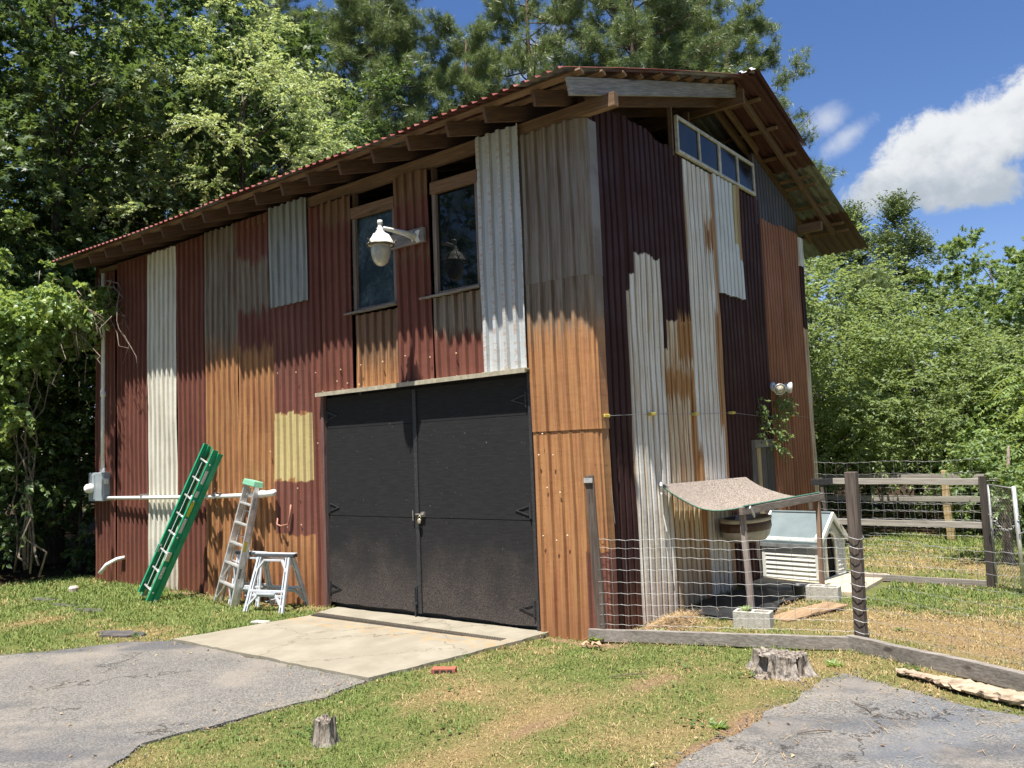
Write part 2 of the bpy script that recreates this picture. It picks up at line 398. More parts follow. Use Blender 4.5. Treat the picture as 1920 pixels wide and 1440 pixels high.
def build_ground():
    m, T, b = new_mat('lawn_soil')
    raw = T.node('ShaderNodeTexCoord').outputs['Object']
    at = T.node('ShaderNodeAttribute', attribute_name='dry').outputs['Fac']; ab = T.node('ShaderNodeAttribute', attribute_name='bare').outputs['Fac']
    n1 = T.noise(raw, 45, 6, .7); n2 = T.noise(raw, 160, 3, .7)
    g = T.mix(T.ramp(n1, .3, .7), (.07, .095, .025), (.17, .19, .06))
    d = T.mix(T.ramp(n1, .3, .7), (.17, .115, .05), (.34, .25, .125))
    s = T.mix(T.ramp(n1, .35, .65), (.16, .095, .055), (.31, .21, .13))
    c = T.mix(at, g, d); c = T.mix(T.ramp(ab, .25, .7), c, s)
    c = T.mix(T.ramp(n2, .35, .5, .55, 0.), c, (.035, .028, .014))
    X, Y, Z = T.sep(raw)
    far = T.math('MAXIMUM', T.ramp(X, -12.4, -11.8, 1., 0.), T.ramp(Y, 11, 12.5))
    litter = T.mix(T.ramp(n1, .35, .65), (.02, .014, .008), (.07, .045, .025))
    c = T.mix(far, c, litter)
    T.put(b.inputs['Base Color'], c); b.inputs['Roughness'].default_value = .95; b.inputs['Specular IOR Level'].default_value = .1
    bn = T.node('ShaderNodeBump'); bn.inputs['Strength'].default_value = .9; bn.inputs['Distance'].default_value = .02
    T.put(bn.inputs['Height'], n1); T.put(b.inputs['Normal'], bn.outputs[0])
    far1 = np.array([400, 250, 150, 100, 60, 35, 22.])
    xs = np.concatenate([-16-far1, np.arange(-16, 8, .09), 8+far1[::-1]]); ys = np.concatenate([-10-far1, np.arange(-10, 16, .09), 16+far1[::-1]])
    X, Y = np.meshgrid(xs, ys); x = X.ravel(); y = Y.ravel()
    z = gz(x, y)+(fbm(x*5, y*5, 3, 3)-.5)*.03+(fbm(x*.7, y*.7, 5, 2)-.5)*.04
    hard = inside(x, y, asphL) | inside(x, y, asphR) | inside(x, y, SLAB) | ((x > -11.1) & (x < -.1) & (y > .1) & (y < 7))
    z = np.where(hard, gz(x, y)-.006, z)
    nx, ny = len(xs), len(ys)
    i = np.arange(nx-1)[None, :]+np.arange(ny-1)[:, None]*nx; i = i.ravel()
    f = np.stack([i, i+1, i+1+nx, i+nx], 1)
    o = np_mesh('ground', np.stack([x, y, z], 1), f, m, None, {'dry': dryness(x, y), 'bare': bareness(x, y)}, True)
    tag(o, kind='structure')
build_ground()

def sheet_from_poly(poly, zf, name, mat, skirt=.05):
    """flat ragged sheet with a thin edge: fan-filled by bmesh"""
    import bmesh
    bm = bmesh.new(); top = [bm.verts.new((p[0], p[1], zf(p[0], p[1]))) for p in poly]
    f = bm.faces.new(top)
    if f.normal.z < 0: f.normal_flip()
    n = len(poly); bot = [bm.verts.new((p[0], p[1], zf(p[0], p[1])-skirt)) for p in poly]
    for i in range(n): bm.faces.new((top[i], bot[i], bot[(i+1) % n], top[(i+1) % n]))
    bmesh.ops.triangulate(bm, faces=[f]); bmesh.ops.recalc_face_normals(bm, faces=bm.faces)
    me = bpy.data.meshes.new(name); bm.to_mesh(me); bm.free(); me.materials.append(mat)
    o = bpy.data.objects.new(name, me); COL.objects.link(o); return o
def asphalt_mat():
    m, T, b = new_mat('old_asphalt')
    raw = T.node('ShaderNodeTexCoord').outputs['Object']; X, Y, Z = T.sep(raw)
    v = T.node('ShaderNodeTexVoronoi'); v.inputs['Scale'].default_value = 95; T.put(v.inputs['Vector'], raw)
    st = T.sep(v.outputs['Color'])[0]
    n = T.noise(raw, 1.1, 5, .6); n3 = T.noise(raw, 240, 2, .6)
    c = T.mix(T.ramp(st, .15, .9), (.105, .099, .09), (.235, .221, .20))
    c = T.mix(T.ramp(n3, .3, .55, .35, 0.), c, (.08, .078, .075))
    # dark bands following the drive and warm pale patches
    bv = T.comb(T.math('MULTIPLY', T.math('ADD', X, T.math('MULTIPLY', Y, .75)), .12), T.math('SUBTRACT', Y, T.math('MULTIPLY', X, .62)), 0.0)
    c = T.mix(T.ramp(T.noise(bv, 1.05, 3, .5, .5), .48, .62, 0., .62), c, (.07, .074, .085))
    c = T.mix(T.ramp(n, .48, .66, 0., .5), c, (.27, .235, .195)); c = T.mix(T.ramp(T.noise(T.vmath('ADD', raw, (3, 9, 0)), .8, 7, .72), .54, .64, 0., .35), c, (.075, .072, .07)); c = T.mix(T.ramp(T.noise(raw, 7, 5, .7), .62, .7, 0., .4), c, (.10, .075, .05))
    # bluish sealed patches at the right
    c = T.mix(T.math('MULTIPLY', T.ramp(X, 2.6, 3.6), T.ramp(T.noise(raw, 1.6, 4, .55), .42, .58, 0., .45)), c, (.11, .13, .16))
    # fine cracks
    vv = T.node('ShaderNodeTexVoronoi', feature='DISTANCE_TO_EDGE'); vv.inputs['Scale'].default_value = .42
    T.put(vv.inputs['Vector'], T.vmath('ADD', raw, T.vmath('MULTIPLY', T.comb(T.noise(raw, 3, 6, .7), T.noise(T.vmath('ADD', raw, (7, 3, 0)), 3, 6, .7), 0.0), (1.3, 1.3, 0))))
    cr = T.math('MULTIPLY', T.ramp(vv.outputs['Distance'], .002, .010, 1., 0.), T.ramp(T.noise(raw, .8, 2), .49, .56))
    c = T.mix(T.math('MULTIPLY', cr, .85), c, (.03, .025, .02))
    # straw and grit blown on to it
    sv = T.vmath('MULTIPLY', raw, (1, 2.2, 1)); c = T.mix(T.ramp(T.noise(sv, 55, 2, .5), .76, .79, 0., .4), c, (.5, .42, .28))
    T.put(b.inputs['Base Color'], c); b.inputs['Roughness'].default_value = .85; b.inputs['Specular IOR Level'].default_value = .3
    bn = T.node('ShaderNodeBump'); bn.inputs['Strength'].default_value = .6; bn.inputs['Distance'].default_value = .006
    T.put(bn.inputs['Height'], T.math('SUBTRACT', st, T.math('MULTIPLY', cr, 3.))); T.put(b.inputs['Normal'], bn.outputs[0])
    return m
MA = asphalt_mat()
tag(sheet_from_poly(asphL, lambda x, y: float(gz(x, y))+.012, 'driveway', MA), kind='structure')
tag(sheet_from_poly(asphR, lambda x, y: float(gz(x, y))+.012, 'driveway', MA), kind='structure')
def slab():
    m, T, b = new_mat('pale_concrete')
    raw = T.node('ShaderNodeTexCoord').outputs['Object']; X, Y, Z = T.sep(raw)
    n = T.noise(raw, 2.2, 7, .65); n2 = T.noise(raw, 70, 4, .7)
    c = T.mix(T.ramp(n, .3, .7), (.235, .21, .16), (.305, .28, .22))
    c = T.mix(T.ramp(n2, .3, .55, .3, 0.), c, (.24, .21, .16))
    c = T.mix(T.ramp(T.noise(T.vmath('ADD', raw, (5, 2, 0)), 1.4, 8, .75), .55, .68, 0., .22), c, (.17, .145, .10))
    vk = T.node('ShaderNodeTexVoronoi', feature='DISTANCE_TO_EDGE'); vk.inputs['Scale'].default_value = .55; T.put(vk.inputs['Vector'], T.vmath('ADD', raw, T.vmath('MULTIPLY', T.comb(T.noise(raw, 4, 5, .7), T.noise(T.vmath('ADD', raw, (7, 3, 0)), 4, 5, .7), 0.0), (.5, .5, 0))))
    c = T.mix(T.ramp(vk.outputs['Distance'], .001, .006, .6, 0.), c, (.07, .055, .035))
    tm = T.math('MULTIPLY', T.ramp(T.math('ABSOLUTE', T.math('SUBTRACT', T.math('ABSOLUTE', T.math('ADD', X, 2.6)), .78)), .06, .16, 1., 0.), T.ramp(n, .42, .6, 0., .22))
    c = T.mix(tm, c, (.12, .10, .08))
    rs = T.math('MULTIPLY', T.ramp(T.math('ABSOLUTE', T.math('ADD', Y, .8)), .0, .35, 1., 0.), T.ramp(T.noise(T.vmath('MULTIPLY', raw, (1, 2.5, 1)), 4, 6, .75), .48, .6))
    c = T.mix(T.math('MULTIPLY', rs, .6), c, (.42, .24, .08))
    T.put(b.inputs['Base Color'], c); b.inputs['Roughness'].default_value = .85; b.inputs['Specular IOR Level'].default_value = .25
    bn = T.node('ShaderNodeBump'); bn.inputs['Strength'].default_value = .3; bn.inputs['Distance'].default_value = .006
    T.put(bn.inputs['Height'], n2); T.put(b.inputs['Normal'], bn.outputs[0])
    poly = ragged(SLAB, .05, .03, 5)
    o = tag(sheet_from_poly(poly, lambda x, y: float(gz(x, y))+.035, 'apron', m, .1), kind='structure')
    # the slotted drain lying across the slab in front of the doors
    z = float(gz(-2.4, -.55))
    d = thing('trench_drain', 'narrow dark slotted drain set in the concrete in front of the black doors', 'drain', (-2.4, -.55, z))
    gm = simple('drain_grate', (.10, .085, .065), .8, 0, .4, 40, dirt=(.2, .15, .09), dirt_amt=.7)
    g = MB().box(-4.05, -.85, -.625, -.50, z+.03, z+.042)
    s = MB()
    x = -4.03
    while x < -.87: s.box(x, x+.018, -.615, -.51, z+.042, z+.052); x += .036
    g.build('channel', simple('drain_dirt', (.05, .04, .03), .9, 0, .3, 30), d)
    s.build('grate', gm, d)
slab()
# ---------------------------------------------------------------- the shed
shed = thing('metal_shed', 'tall patchwork shed of rusty and painted corrugated sheets with black double doors', 'shed')
PIT = .152
def profile(L, pitch=PIT, depth=.040, phase=0, wide=False):
    """ribbed sheet section: list of (distance along, depth)"""
    out = [(0, 0)]; c = phase
    while c < L:
        for t, d in (((.06, 0), (.15, .8), (.22, 1), (.80, 1), (.88, .8), (.96, 0)) if wide else ((.40, 0), (.53, 1), (.80, 1), (.93, 0))):
            x = c+t*pitch
            if 0 < x < L: out.append((x, d*depth))
        # the low stiffening bead in the pan
        c += pitch
    out.append((L, out[-1][1])); return out
def set_rib(o, ribs):
    a = o.data.attributes.new('rib', 'FLOAT', 'POINT'); a.data.foreach_set('value', np.array(ribs, dtype=np.float32)); return o
def panel(name, ax, h0, h1, z0, z1, mat, off=0., pitch=PIT, depth=.040, jag=0., top_fn=None, seed=0, bot_jag=0., lean=0.):
    """one sheet; ax 'x': front wall y=-off-depth.., 'y': gable wall x=+off+depth"""
    rnd = random.Random(seed*7+int(h0*100)); pr = profile(h1-h0, pitch, depth, rnd.uniform(-.05, 0), ax == 'y')
    rows = max(2, int((z1-z0)/.45)+1); vs = []; fs = []; n = len(pr); ribs = []
    ph = rnd.uniform(0, 9)
    for j in range(rows+1):
        for i, (t, d) in enumerate(pr):
            h = h0+t; zt = top_fn(h) if top_fn else z1
            zt += (rnd.uniform(-jag, jag) if j == rows else 0); zb = z0+(rnd.uniform(-bot_jag, bot_jag) if j == 0 else 0)
            z = zb+(zt-zb)*j/rows
            wv = .006*math.sin(z*1.7+ph+h*2)+.004*math.sin(z*4+h*5+ph)
            hh = h+lean*(z-1.5)+.006*math.sin(z*1.1+ph)
            ribs.append(d/depth)
            if ax == 'x': vs.append((hh, -(off+d+wv), z))
            else: vs.append((off+d+wv, hh, z))
    for j in range(rows):
        for i in range(n-1):
            a = j*n+i; q = (a, a+1, a+1+n, a+n); fs.append(q if ax == 'x' else q)
    mb = MB(); mb.v = vs; mb.f = fs
    return set_rib(mb.build(name, mat, shed), ribs)
_c = [0]
def P(ax, h0, h1, z0, z1, fin, off=.0, label=None, **k):
    _c[0] += 1; i = _c[0]
    mk = {q: k.pop(q) for q in ('bands', 'valley', 'crest', 'crest_col', 'top', 'mud') if q in k}
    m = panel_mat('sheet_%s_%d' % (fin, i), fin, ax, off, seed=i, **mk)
    o = panel('wall_panel', ax, h0, h1, z0, z1, m, off, seed=i, **k)
    if label: o['label'] = label
    return o
A_, B_ = .010, .036
ZP = 5.69
gb = lambda x: float(gz(x, 0))-.02
# front wall, left to right
P('x', -11.2, -10.88, -.12, 5.7, 'red', A_, jag=.01)
P('x', -10.9, -10.34, -.12, 5.72, 'red', B_, jag=.01, label='dark red sheet beside the meter box')
P('x', -10.36, -9.22, -.12, 5.82, 'red', A_, jag=.012)
P('x', -9.23, -8.29, -.10, 5.80, 'cream', B_, jag=.012, mud=.35, label='cream white ribbed sheet')
P('x', -8.30, -7.37, -.10, 5.82, 'red', A_, jag=.012)
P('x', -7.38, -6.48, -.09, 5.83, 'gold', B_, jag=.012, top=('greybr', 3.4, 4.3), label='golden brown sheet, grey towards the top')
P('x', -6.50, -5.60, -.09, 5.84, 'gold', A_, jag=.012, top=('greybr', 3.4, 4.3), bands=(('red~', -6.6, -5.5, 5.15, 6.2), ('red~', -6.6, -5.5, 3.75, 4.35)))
P('x', -5.62, -4.68, -.09, 5.80, 'gold', A_, jag=.012, bands=(('red', -5.7, -4.6, 2.70, 6.2), ('ochre', -5.7, -4.6, 1.72, 2.70), ('red', -5.7, -4.6, .95, 1.72)), label='red sheet with a mustard patch')
P('x', -5.60, -4.70, 4.33, 5.86, 'galv', .058, jag=.008, label='short dull galvanised sheet under the eaves')
P('x', -4.69, -4.40, -.06, 5.68, 'red', A_, jag=.01, bands=())
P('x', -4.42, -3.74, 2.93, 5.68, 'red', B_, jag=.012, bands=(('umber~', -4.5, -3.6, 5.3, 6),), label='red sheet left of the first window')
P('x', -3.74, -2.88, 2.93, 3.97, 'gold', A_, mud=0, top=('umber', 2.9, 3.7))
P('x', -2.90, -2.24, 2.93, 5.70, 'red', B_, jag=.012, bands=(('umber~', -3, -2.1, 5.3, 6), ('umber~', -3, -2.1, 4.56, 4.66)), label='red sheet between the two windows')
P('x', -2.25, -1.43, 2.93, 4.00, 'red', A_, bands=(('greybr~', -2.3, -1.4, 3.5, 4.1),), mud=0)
P('x', -1.44, -.76, 2.93, 5.86, 'blueg', B_+.016, jag=.006, crest=.62, crest_col=(.40, .24, .14), pitch=.155, mud=0, label='pale blue grey sheet with rusty ribs')
# corner sheets: two lengths, wrapped round the corner
def corner(z0, z1, fin, off, seed, top, **k):
    m = panel_mat('sheet_corner_%d' % seed, fin, 'x', off, seed=seed, top=top, **k)
    pr = profile(.80, PIT, .036, -.02); rr = .12; pts = []
    for t, d in pr: pts.append((-.80+t, -(off+d)))
    for a in range(1, 9):
        th = math.pi/2*a/8; q = off+(.012 if a % 2 else .0)
        pts.append((0-.0+math.sin(th)*(rr+q)-.04, -(q)+rr*0+(1-math.cos(th))*(rr)))
    pts += [(rr+off-.04, rr+.04), (rr+off-.035, rr+.10)]
    n = len(pts); rows = 8; vs = []; fs = []
    for j in range(rows+1):
        z = z0+(z1-z0)*j/rows
        for (x, y) in pts: vs.append((x-.06*(z-z0 > 99)+.006*math.sin(z*1.5), y+.005*math.sin(z*2+x*3), z))
    for j in range(rows):
        for i in range(n-1):
            a = j*n+i; fs.append((a, a+1, a+1+n, a+n))
    mb = MB(); mb.v = vs; mb.f = fs
    rb = [d/.036 for t, d in pr]+[0]*(n-len(pr)); return set_rib(mb.build('wall_panel', m, shed), rb*(rows+1))
c1 = corner(-.06, 2.28, 'gold', .018, 31, None, bands=(('red', -.1, .5, -.2, .9),))
c1['label'] = 'golden brown lower corner sheet'
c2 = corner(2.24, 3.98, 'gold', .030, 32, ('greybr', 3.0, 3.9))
c3 = corner(3.94, 5.71, 'greybr', .036, 33, None); c3['label'] = 'glossy grey brown upper corner sheet'
# gable wall, near to far
GP = .138
yt = lambda y: 6.02
P('y', .04, .86, .0, 6.0, 'maroon', .012, pitch=GP, jag=.02, bot_jag=.02, label='maroon sheet next to the corner')
P('y', .80, 1.68, -.01, 6.02, 'maroon', .03, pitch=GP, jag=.02, bot_jag=.02, bands=(('white', .7, .935, -1, 3.88, (.36, .19, .06), .9), ('white', .93, 1.07, -1, 4.12, (.36, .19, .06), .9), ('white', 1.06, 1.8, -1, 4.36, (.36, .19, .06), .9)), label='weathered white strip painted maroon above')
P('y', 1.64, 2.56, -.05, 5.98, 'maroon', .012, pitch=GP, jag=.02, bot_jag=.02, bands=(('rust', 1.6, 1.83, -1, 3.25, (.07, .035, .02), .8), ('rust', 1.82, 2.6, -1, 3.64, (.07, .035, .02), .8), ('stain~', 1.7, 2.6, 2.62, 2.98), ('stain~', 2.1, 2.6, 3.1, 3.7), ('stain', 2.38, 2.6, 1.2, 2.7)), label='rust stained white strip')
P('y', 2.52, 3.47, -.10, 5.9, 'white', .032, pitch=GP, jag=.01, valley=((.36, .18, .06), .95), bands=(('stain', 3.375, 3.5, -1, 7), ('stain~', 3.24, 3.38, 2.2, 3.9), ('stain~', 3.1, 3.38, 4.8, 5.2), ('stain~', 2.52, 2.66, -1, 2.0)), label='tall white sheet with rusty flutes')
P('y', 3.45, 4.40, -.10, 5.9, 'maroon', .012, pitch=GP, jag=.01)
P('y', 3.46, 4.38, 4.17, 5.92, 'bluew', .055, pitch=GP, jag=.01, bot_jag=.01, valley=((.30, .30, .27), .75), bands=(('stain', 4.30, 4.4, 4.75, 7), ('ochre', 4.14, 4.31, 5.0, 7)), label='short white sheet under the gable window')
P('y', 4.36, 5.24, 2.06, 5.9, 'maroon', .03, pitch=GP, jag=.01)
P('y', 5.20, 6.06, -.15, 5.62, 'orange', .04, pitch=.125, jag=.02, valley=((.06, .028, .015), .9), label='orange rust sheet beside the plank door')
P('y', 6.02, 6.92, -.15, 5.66, 'orange', .055, pitch=.125, jag=.02, valley=((.06, .028, .015), .9))
def rafter_top(h): return 7.38-.315*(h-3.9)-.33
P('y', 5.12, 7.02, 5.5, 6.6, 'dgrey', .022, pitch=GP, top_fn=lambda h: rafter_top(h), mud=0, label='dark grey sheet under the rear rafter')
P('y', 6.90, 7.12, -.15, 3.98, 'rust', .075, pitch=.11, mud=.1)
P('y', 6.92, 7.12, 3.96, 5.10, 'maroon', .08, pitch=.11, mud=0)
P('y', 6.90, 7.12, 5.08, 5.60, 'white', .085, pitch=.11, mud=0)
# unseen walls closing the shed
def plain_wall(pts, z0, z1, mat):
    (x0, y0), (x1, y1) = pts; L = math.hypot(x1-x0, y1-y0); dx, dy = (x1-x0)/L, (y1-y0)/L; nx, ny = dy, -dx
    pr = profile(L); vs = []; n = len(pr)
    for z in (z0, z1):
        for t, d in pr: vs.append((x0+dx*t+nx*d, y0+dy*t+ny*d, z))
    mb = MB(); mb.v = vs; mb.f = [(i, i+1, i+1+n, i+n) for i in range(n-1)]
    return set_rib(mb.build('wall_panel', mat, shed), [d/.04 for t, d in pr]*2)
pm = panel_mat('sheet_back', 'red', 'x', 0)
plain_wall([(.03, 7.12), (-11.2, 7.12)], -.15, 6.0, pm)
pl = plain_wall([(-11.2, 7.12), (-11.2, 0)], -.15, 6.0, panel_mat('sheet_left', 'red', 'y', 0))
# gable triangle of the far end and inner lining so the inside stays dark
MB().prism([(-11.19, .02, 5.9), (-11.19, 7.1, 5.9), (-11.19, 7.1, 6.1), (-11.19, 3.9, 7.08), (-11.19, .02, 5.95)], (.02, 0, 0)).build('gable_board', M_woodbr, shed)
M_lin = simple('inside_boards', (.05, .035, .025), .9, 0, .4, 5)
MB().box(-11.1, -.12, .9, 6.9, 3.1, 3.16).build('loft_floor', M_lin, shed)

# roof: two ribbed slopes, ribs run down the slope; the sheets reach further out towards the ridge
RY, RZ, SL = 3.9, 7.38, .315
def rz_(y): return RZ-SL*abs(y-RY)
def xe(y): return .415+(y+.8)*(.215/4.7) if y < RY else .63+(y-RY)*.012
def roof_slope(ya, yb, mat, name, lift=0., x_end=None, x_start=-11.5):
    pr = profile(12.6, .155, .030); n = len(pr); rows = 12; vs = []; fs = []
    rnd = random.Random(5); st = [rnd.uniform(-.02, .02) for _ in range(40)]
    for j in range(rows+1):
        y0 = ya+(yb-ya)*j/rows
        for t, d in pr:
            sheet = int(t/.93)
            y = y0+(st[sheet] if j == 0 else 0)
            xr = x_end if x_end is not None else xe(y)
            x = x_start+t/12.6*(xr-x_start)
            z = rz_(y)+d+lift+.012*math.sin(x*.9+y)+.02*math.sin(x*.37+1)*(1-j/rows)-.03*(1-j/rows)*max(0, 1-abs(x+2.5)/3)
            vs.append((x, y, z))
    for j in range(rows):
        for i in range(n-1):
            a = j*n+i; fs.append((a, a+1, a+1+n, a+n))
    mb = MB(); mb.v = vs; mb.f = fs
    return mb.build(name, mat, shed)
def roof_mat(name, topc, unders, axis_bands=False):
    m, T, b = new_mat(name)
    raw = T.node('ShaderNodeTexCoord').outputs['Object']; X, Y, Z = T.sep(raw)
    n = T.noise(T.vmath('MULTIPLY', raw, (1, .15, 1)), 14, 6, .65); n2 = T.noise(raw, 2.5, 4, .6)
    c = T.mix(T.ramp(n, .35, .68), topc[0], topc[1]); c = T.mix(T.ramp(n2, .5, .7, 0., .5), c, topc[2])
    g = T.node('ShaderNodeNewGeometry')
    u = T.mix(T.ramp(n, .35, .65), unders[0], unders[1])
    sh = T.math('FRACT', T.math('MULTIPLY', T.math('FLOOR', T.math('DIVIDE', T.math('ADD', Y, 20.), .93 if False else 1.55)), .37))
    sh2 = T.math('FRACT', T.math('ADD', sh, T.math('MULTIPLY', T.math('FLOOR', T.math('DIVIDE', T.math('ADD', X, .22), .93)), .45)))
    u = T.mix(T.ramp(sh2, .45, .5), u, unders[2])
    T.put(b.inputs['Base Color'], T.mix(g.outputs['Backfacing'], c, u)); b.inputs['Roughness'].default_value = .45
    return m
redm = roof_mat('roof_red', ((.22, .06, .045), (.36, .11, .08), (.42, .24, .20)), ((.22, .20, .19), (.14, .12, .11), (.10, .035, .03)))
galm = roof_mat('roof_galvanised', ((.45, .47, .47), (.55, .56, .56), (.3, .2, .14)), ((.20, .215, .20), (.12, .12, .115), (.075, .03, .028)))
r1 = roof_slope(-.82, RY+.03, redm, 'roof'); r1['label'] = 'red ribbed front roof slope'
r2 = roof_slope(9.3, RY-.03, galm, 'roof'); r2['label'] = 'galvanised rear roof slope with patched underside'
def flip(o):
    o.data.flip_normals()
flip(r2)
# short loose galvanised sheet over the ridge end
r3 = roof_slope(5.9, RY-.16, galm, 'roof', .06, .70, -11.0); flip(r3)
r3['label'] = 'upper row of light grey rear roof sheets'
cap = MB(); pr_ = profile(1.25, .155, .03); vs_ = []
for yy, zz in ((RY-.035, RZ+.0), (RY+.0, RZ+.115)):
    for t, d in pr_: vs_.append((-.60+t, yy-d*.6, zz+d*(.8 if zz > RZ+.05 else .3)-(.03 if zz > RZ+.05 else 0)))
cap.v = vs_; cap.f = [(i, i+1, i+1+len(pr_), i+len(pr_)) for i in range(len(pr_)-1)]
rc = cap.build('ridge_flashing', simple('bright_galvanised', (.62, .63, .62), .4, .2, .1, 10), shed); rc['label'] = 'bright bent sheet ends standing up at the gable end of the ridge'
# timber
M_lin2 = wood('attic_wood', (.05, .03, .02), (.09, .055, .035), 'y')
def T_(name, p, q, wd, h, mat, label=None, **k):
    o = MB().beam(p, q, wd, h, **k).build(name, mat, shed, bevel=.004)
    if label: o['label'] = label
    return o
# rafters of the front slope, tails beyond the wall
xs_r = [-.10-.62*i for i in range(18)]
rr = random.Random(2)
for x in xs_r:
    y0 = -.70+rr.uniform(-.03, .03); zc = lambda y: rz_(y)-.06-.02-.085
    dy = rr.uniform(-.01, .01)
    T_('rafter', (x+dy, y0, zc(y0)), (x, RY-.02, zc(RY-.02)), .04, .17, M_woodbr, seg=3, wob=.003)
    T_('rafter', (x, 8.3, zc(8.3)), (x, RY+.02, zc(RY+.02)), .04, .17, M_woodrr)
T_('fly_rafter', (.375, -.70, rz_(-.7)-.18), (.33, RY-.03, rz_(RY)-.175), .042, .185, M_greyf, 'weathered grey outer rafter of the front slope', seg=4, wob=.004)
T_('fly_rafter', (.34, 8.25, rz_(8.25)-.13), (.33, RY+.02, rz_(RY)-.13), .05, .13, M_woodrr, 'brown outer rafter of the rear slope', seg=5, wob=.008)
T_('gable_rafter', (.05, .1, rz_(.1)-.22), (.05, RY, rz_(RY)-.24), .045, .17, M_woodbr)
T_('gable_rafter', (.06, 5.35, rz_(5.35)-.17), (.06, RY+.05, rz_(RY)-.2), .045, .12, M_woodrr)
T_('gable_rafter', (.0, 7.1, rz_(7.1)-.17), (.0, 5.3, rz_(5.3)-.17), .04, .12, M_woodbr)
T_('ridge_beam', (-11.3, RY, rz_(RY)-.30), (.46, RY-.02, rz_(RY)-.28), .05, .22, M_woodbrx)
# purlins (flat battens) lying on the rafters
y = -.60
while y < RY-.2:
    e = .44+rr.uniform(-.03, .05); T_('purlin', (-11.4, y, rz_(y)-.042), (e, y+rr.uniform(-.02, .02), rz_(y)-.04), .085, .03, M_woodbrx, upv=(0, SL, 1)); y += .46
for y in (4.35, 5.05, 5.8, 6.5, 6.75, 7.4, 8.1, 8.35):
    e = .47+rr.uniform(-.02, .06)+(y-4)*.012; T_('purlin', (-11.4, y, rz_(y)-.06), (e, y+rr.uniform(-.03, .03), rz_(y)-.06), .09, .055, M_woodbrx, upv=(0, -SL, 1))
# wall plates
T_('wall_plate', (-6.6, .03, 5.775), (.52, .02, 5.80), .09, .155, M_woodbrx, 'long brown beam over the front wall with a weathered projecting end', seg=5, wob=.004)
T_('wall_plate', (-11.15, .05, 5.82), (-6.62, .05, 5.80), .06, .10, M_woodbrx)
T_('wall_plate', (-9, 7.1, 5.77), (.48, 7.1, 5.77), .09, .16, M_woodbrx)
T_('girt', (-.06, .3, 5.86), (-.06, 6.9, 5.86), .06, .1, M_lin2)
for yy in (3.4, 6.2):
    T_('stud', (-.25, yy, 5.9), (-.25, yy, min(rz_(yy)-.2, 6.9)), .05, .09, M_woodbrz, upv=(1, 0, 0))
T_('stud', (.02, 2.31, 5.9), (.02, 2.31, 6.68), .045, .06, M_woodbrz, upv=(1, 0, 0))
T_('stud', (.03, 5.12, 5.6), (.03, 5.12, 6.62), .05, .07, M_woodbrz, upv=(1, 0, 0))

# glass
def glass_mat(name, c0, c1, amt, rough=.04):
    m, T, b = new_mat(name)
    raw = T.node('ShaderNodeTexCoord').outputs['Object']
    n = T.noise(raw, 3.2, 7, .72); d = T.noise(raw, 26, 5, .75)
    f = T.math('MULTIPLY', T.ramp(n, .38, .7), T.ramp(d, .35, .7, .4, 1.))
    T.put(b.inputs['Base Color'], T.mix(T.math('MULTIPLY', f, amt), c0, c1)); T.put(b.inputs['Roughness'], T.ramp(f, 0., 1., rough, rough+.25*amt))
    b.inputs['Specular IOR Level'].default_value = .22 if name == 'gable_glass' else .42
    return m
G1 = glass_mat('dusty_glass', (.012, .022, .028), (.12, .17, .18), .8, .12)
G2 = glass_mat('dark_glass', (.004, .007, .009), (.05, .06, .055), .45, .02)
G3 = glass_mat('gable_glass', (.006, .008, .010), (.06, .06, .055), .6, .10)
Mfr = wood('window_frame_wood', (.17, .13, .10), (.27, .22, .18), 'z', knots=False)
def front_window(x0, x1, z0, zt, g, label, sillx):
    fr = MB()
    fr.box(x0-.01, x0+.05, -.035, .03, z0, zt); fr.box(x1-.045, x1+.005, -.03, .03, z0, zt)
    fr.box(x0+.052, x1-.047, -.02, .03, z0-.005, z0+.04)
    w_ = fr.build('window', Mfr, shed, bevel=.003); w_['label'] = label
    MB().beam((x0-.02, -.03, zt+.075), (x1+.02, -.03, zt+.065), .06, .15).build('header', M_woodbrx, w_, bevel=.004)
    MB().box(x0+.05, x1-.045, .012, .018, z0+.04, zt).build('pane', g, w_)
    MB().beam((sillx[0], -.055, z0-.025), (sillx[1], -.055, z0-.005), .09, .022, seg=4, wob=.004).build('sill', M_greywx, w_)
    return w_
w1 = front_window(-3.73, -2.90, 4.03, 5.33, G1, 'dusty blue grey front window left of the wall lamp', (-3.88, -2.88))
w2 = front_window(-2.20, -1.45, 4.04, 5.34, G2, 'dark reflecting front window right of the wall lamp', (-2.43, -1.43))
# studs and header timbers seen in the black gaps over the windows
for x in (-3.76, -2.87, -2.24, -1.42): T_('stud', (x, .06, 4), (x, .06, 5.72), .04, .09, M_woodbrz, upv=(0, 1, 0))
# gable window: four panes in a pale frame
wf = simple('old_cream_paint', (.52, .50, .42), .6, 0, .2, 12, dirt=(.25, .2, .13), dirt_amt=.7)
fr = MB(); Y0, Y1, Z0, Z1 = 2.36, 5.07, 5.94, 6.46
fr.box(.05, .10, Y0, Y1, Z0, Z0+.045); fr.box(.05, .10, Y0, Y1, Z1-.045, Z1)
ym = [Y0, Y0+.67, Y0+1.34, Y0+2.02, Y1-.045]
for i, yy in enumerate(ym):
    wdt = .07 if i == 2 else .045
    fr.box(.052, .098, yy, yy+wdt, Z0+.045, Z1-.045)
gw = fr.build('window', wf, shed, bevel=.003); gw['label'] = 'long four pane window under the gable'
for i in range(4): MB().box(.070, .076, ym[i]+.045, ym[i+1], Z0+.045, Z1-.045).build('pane', G3, gw)

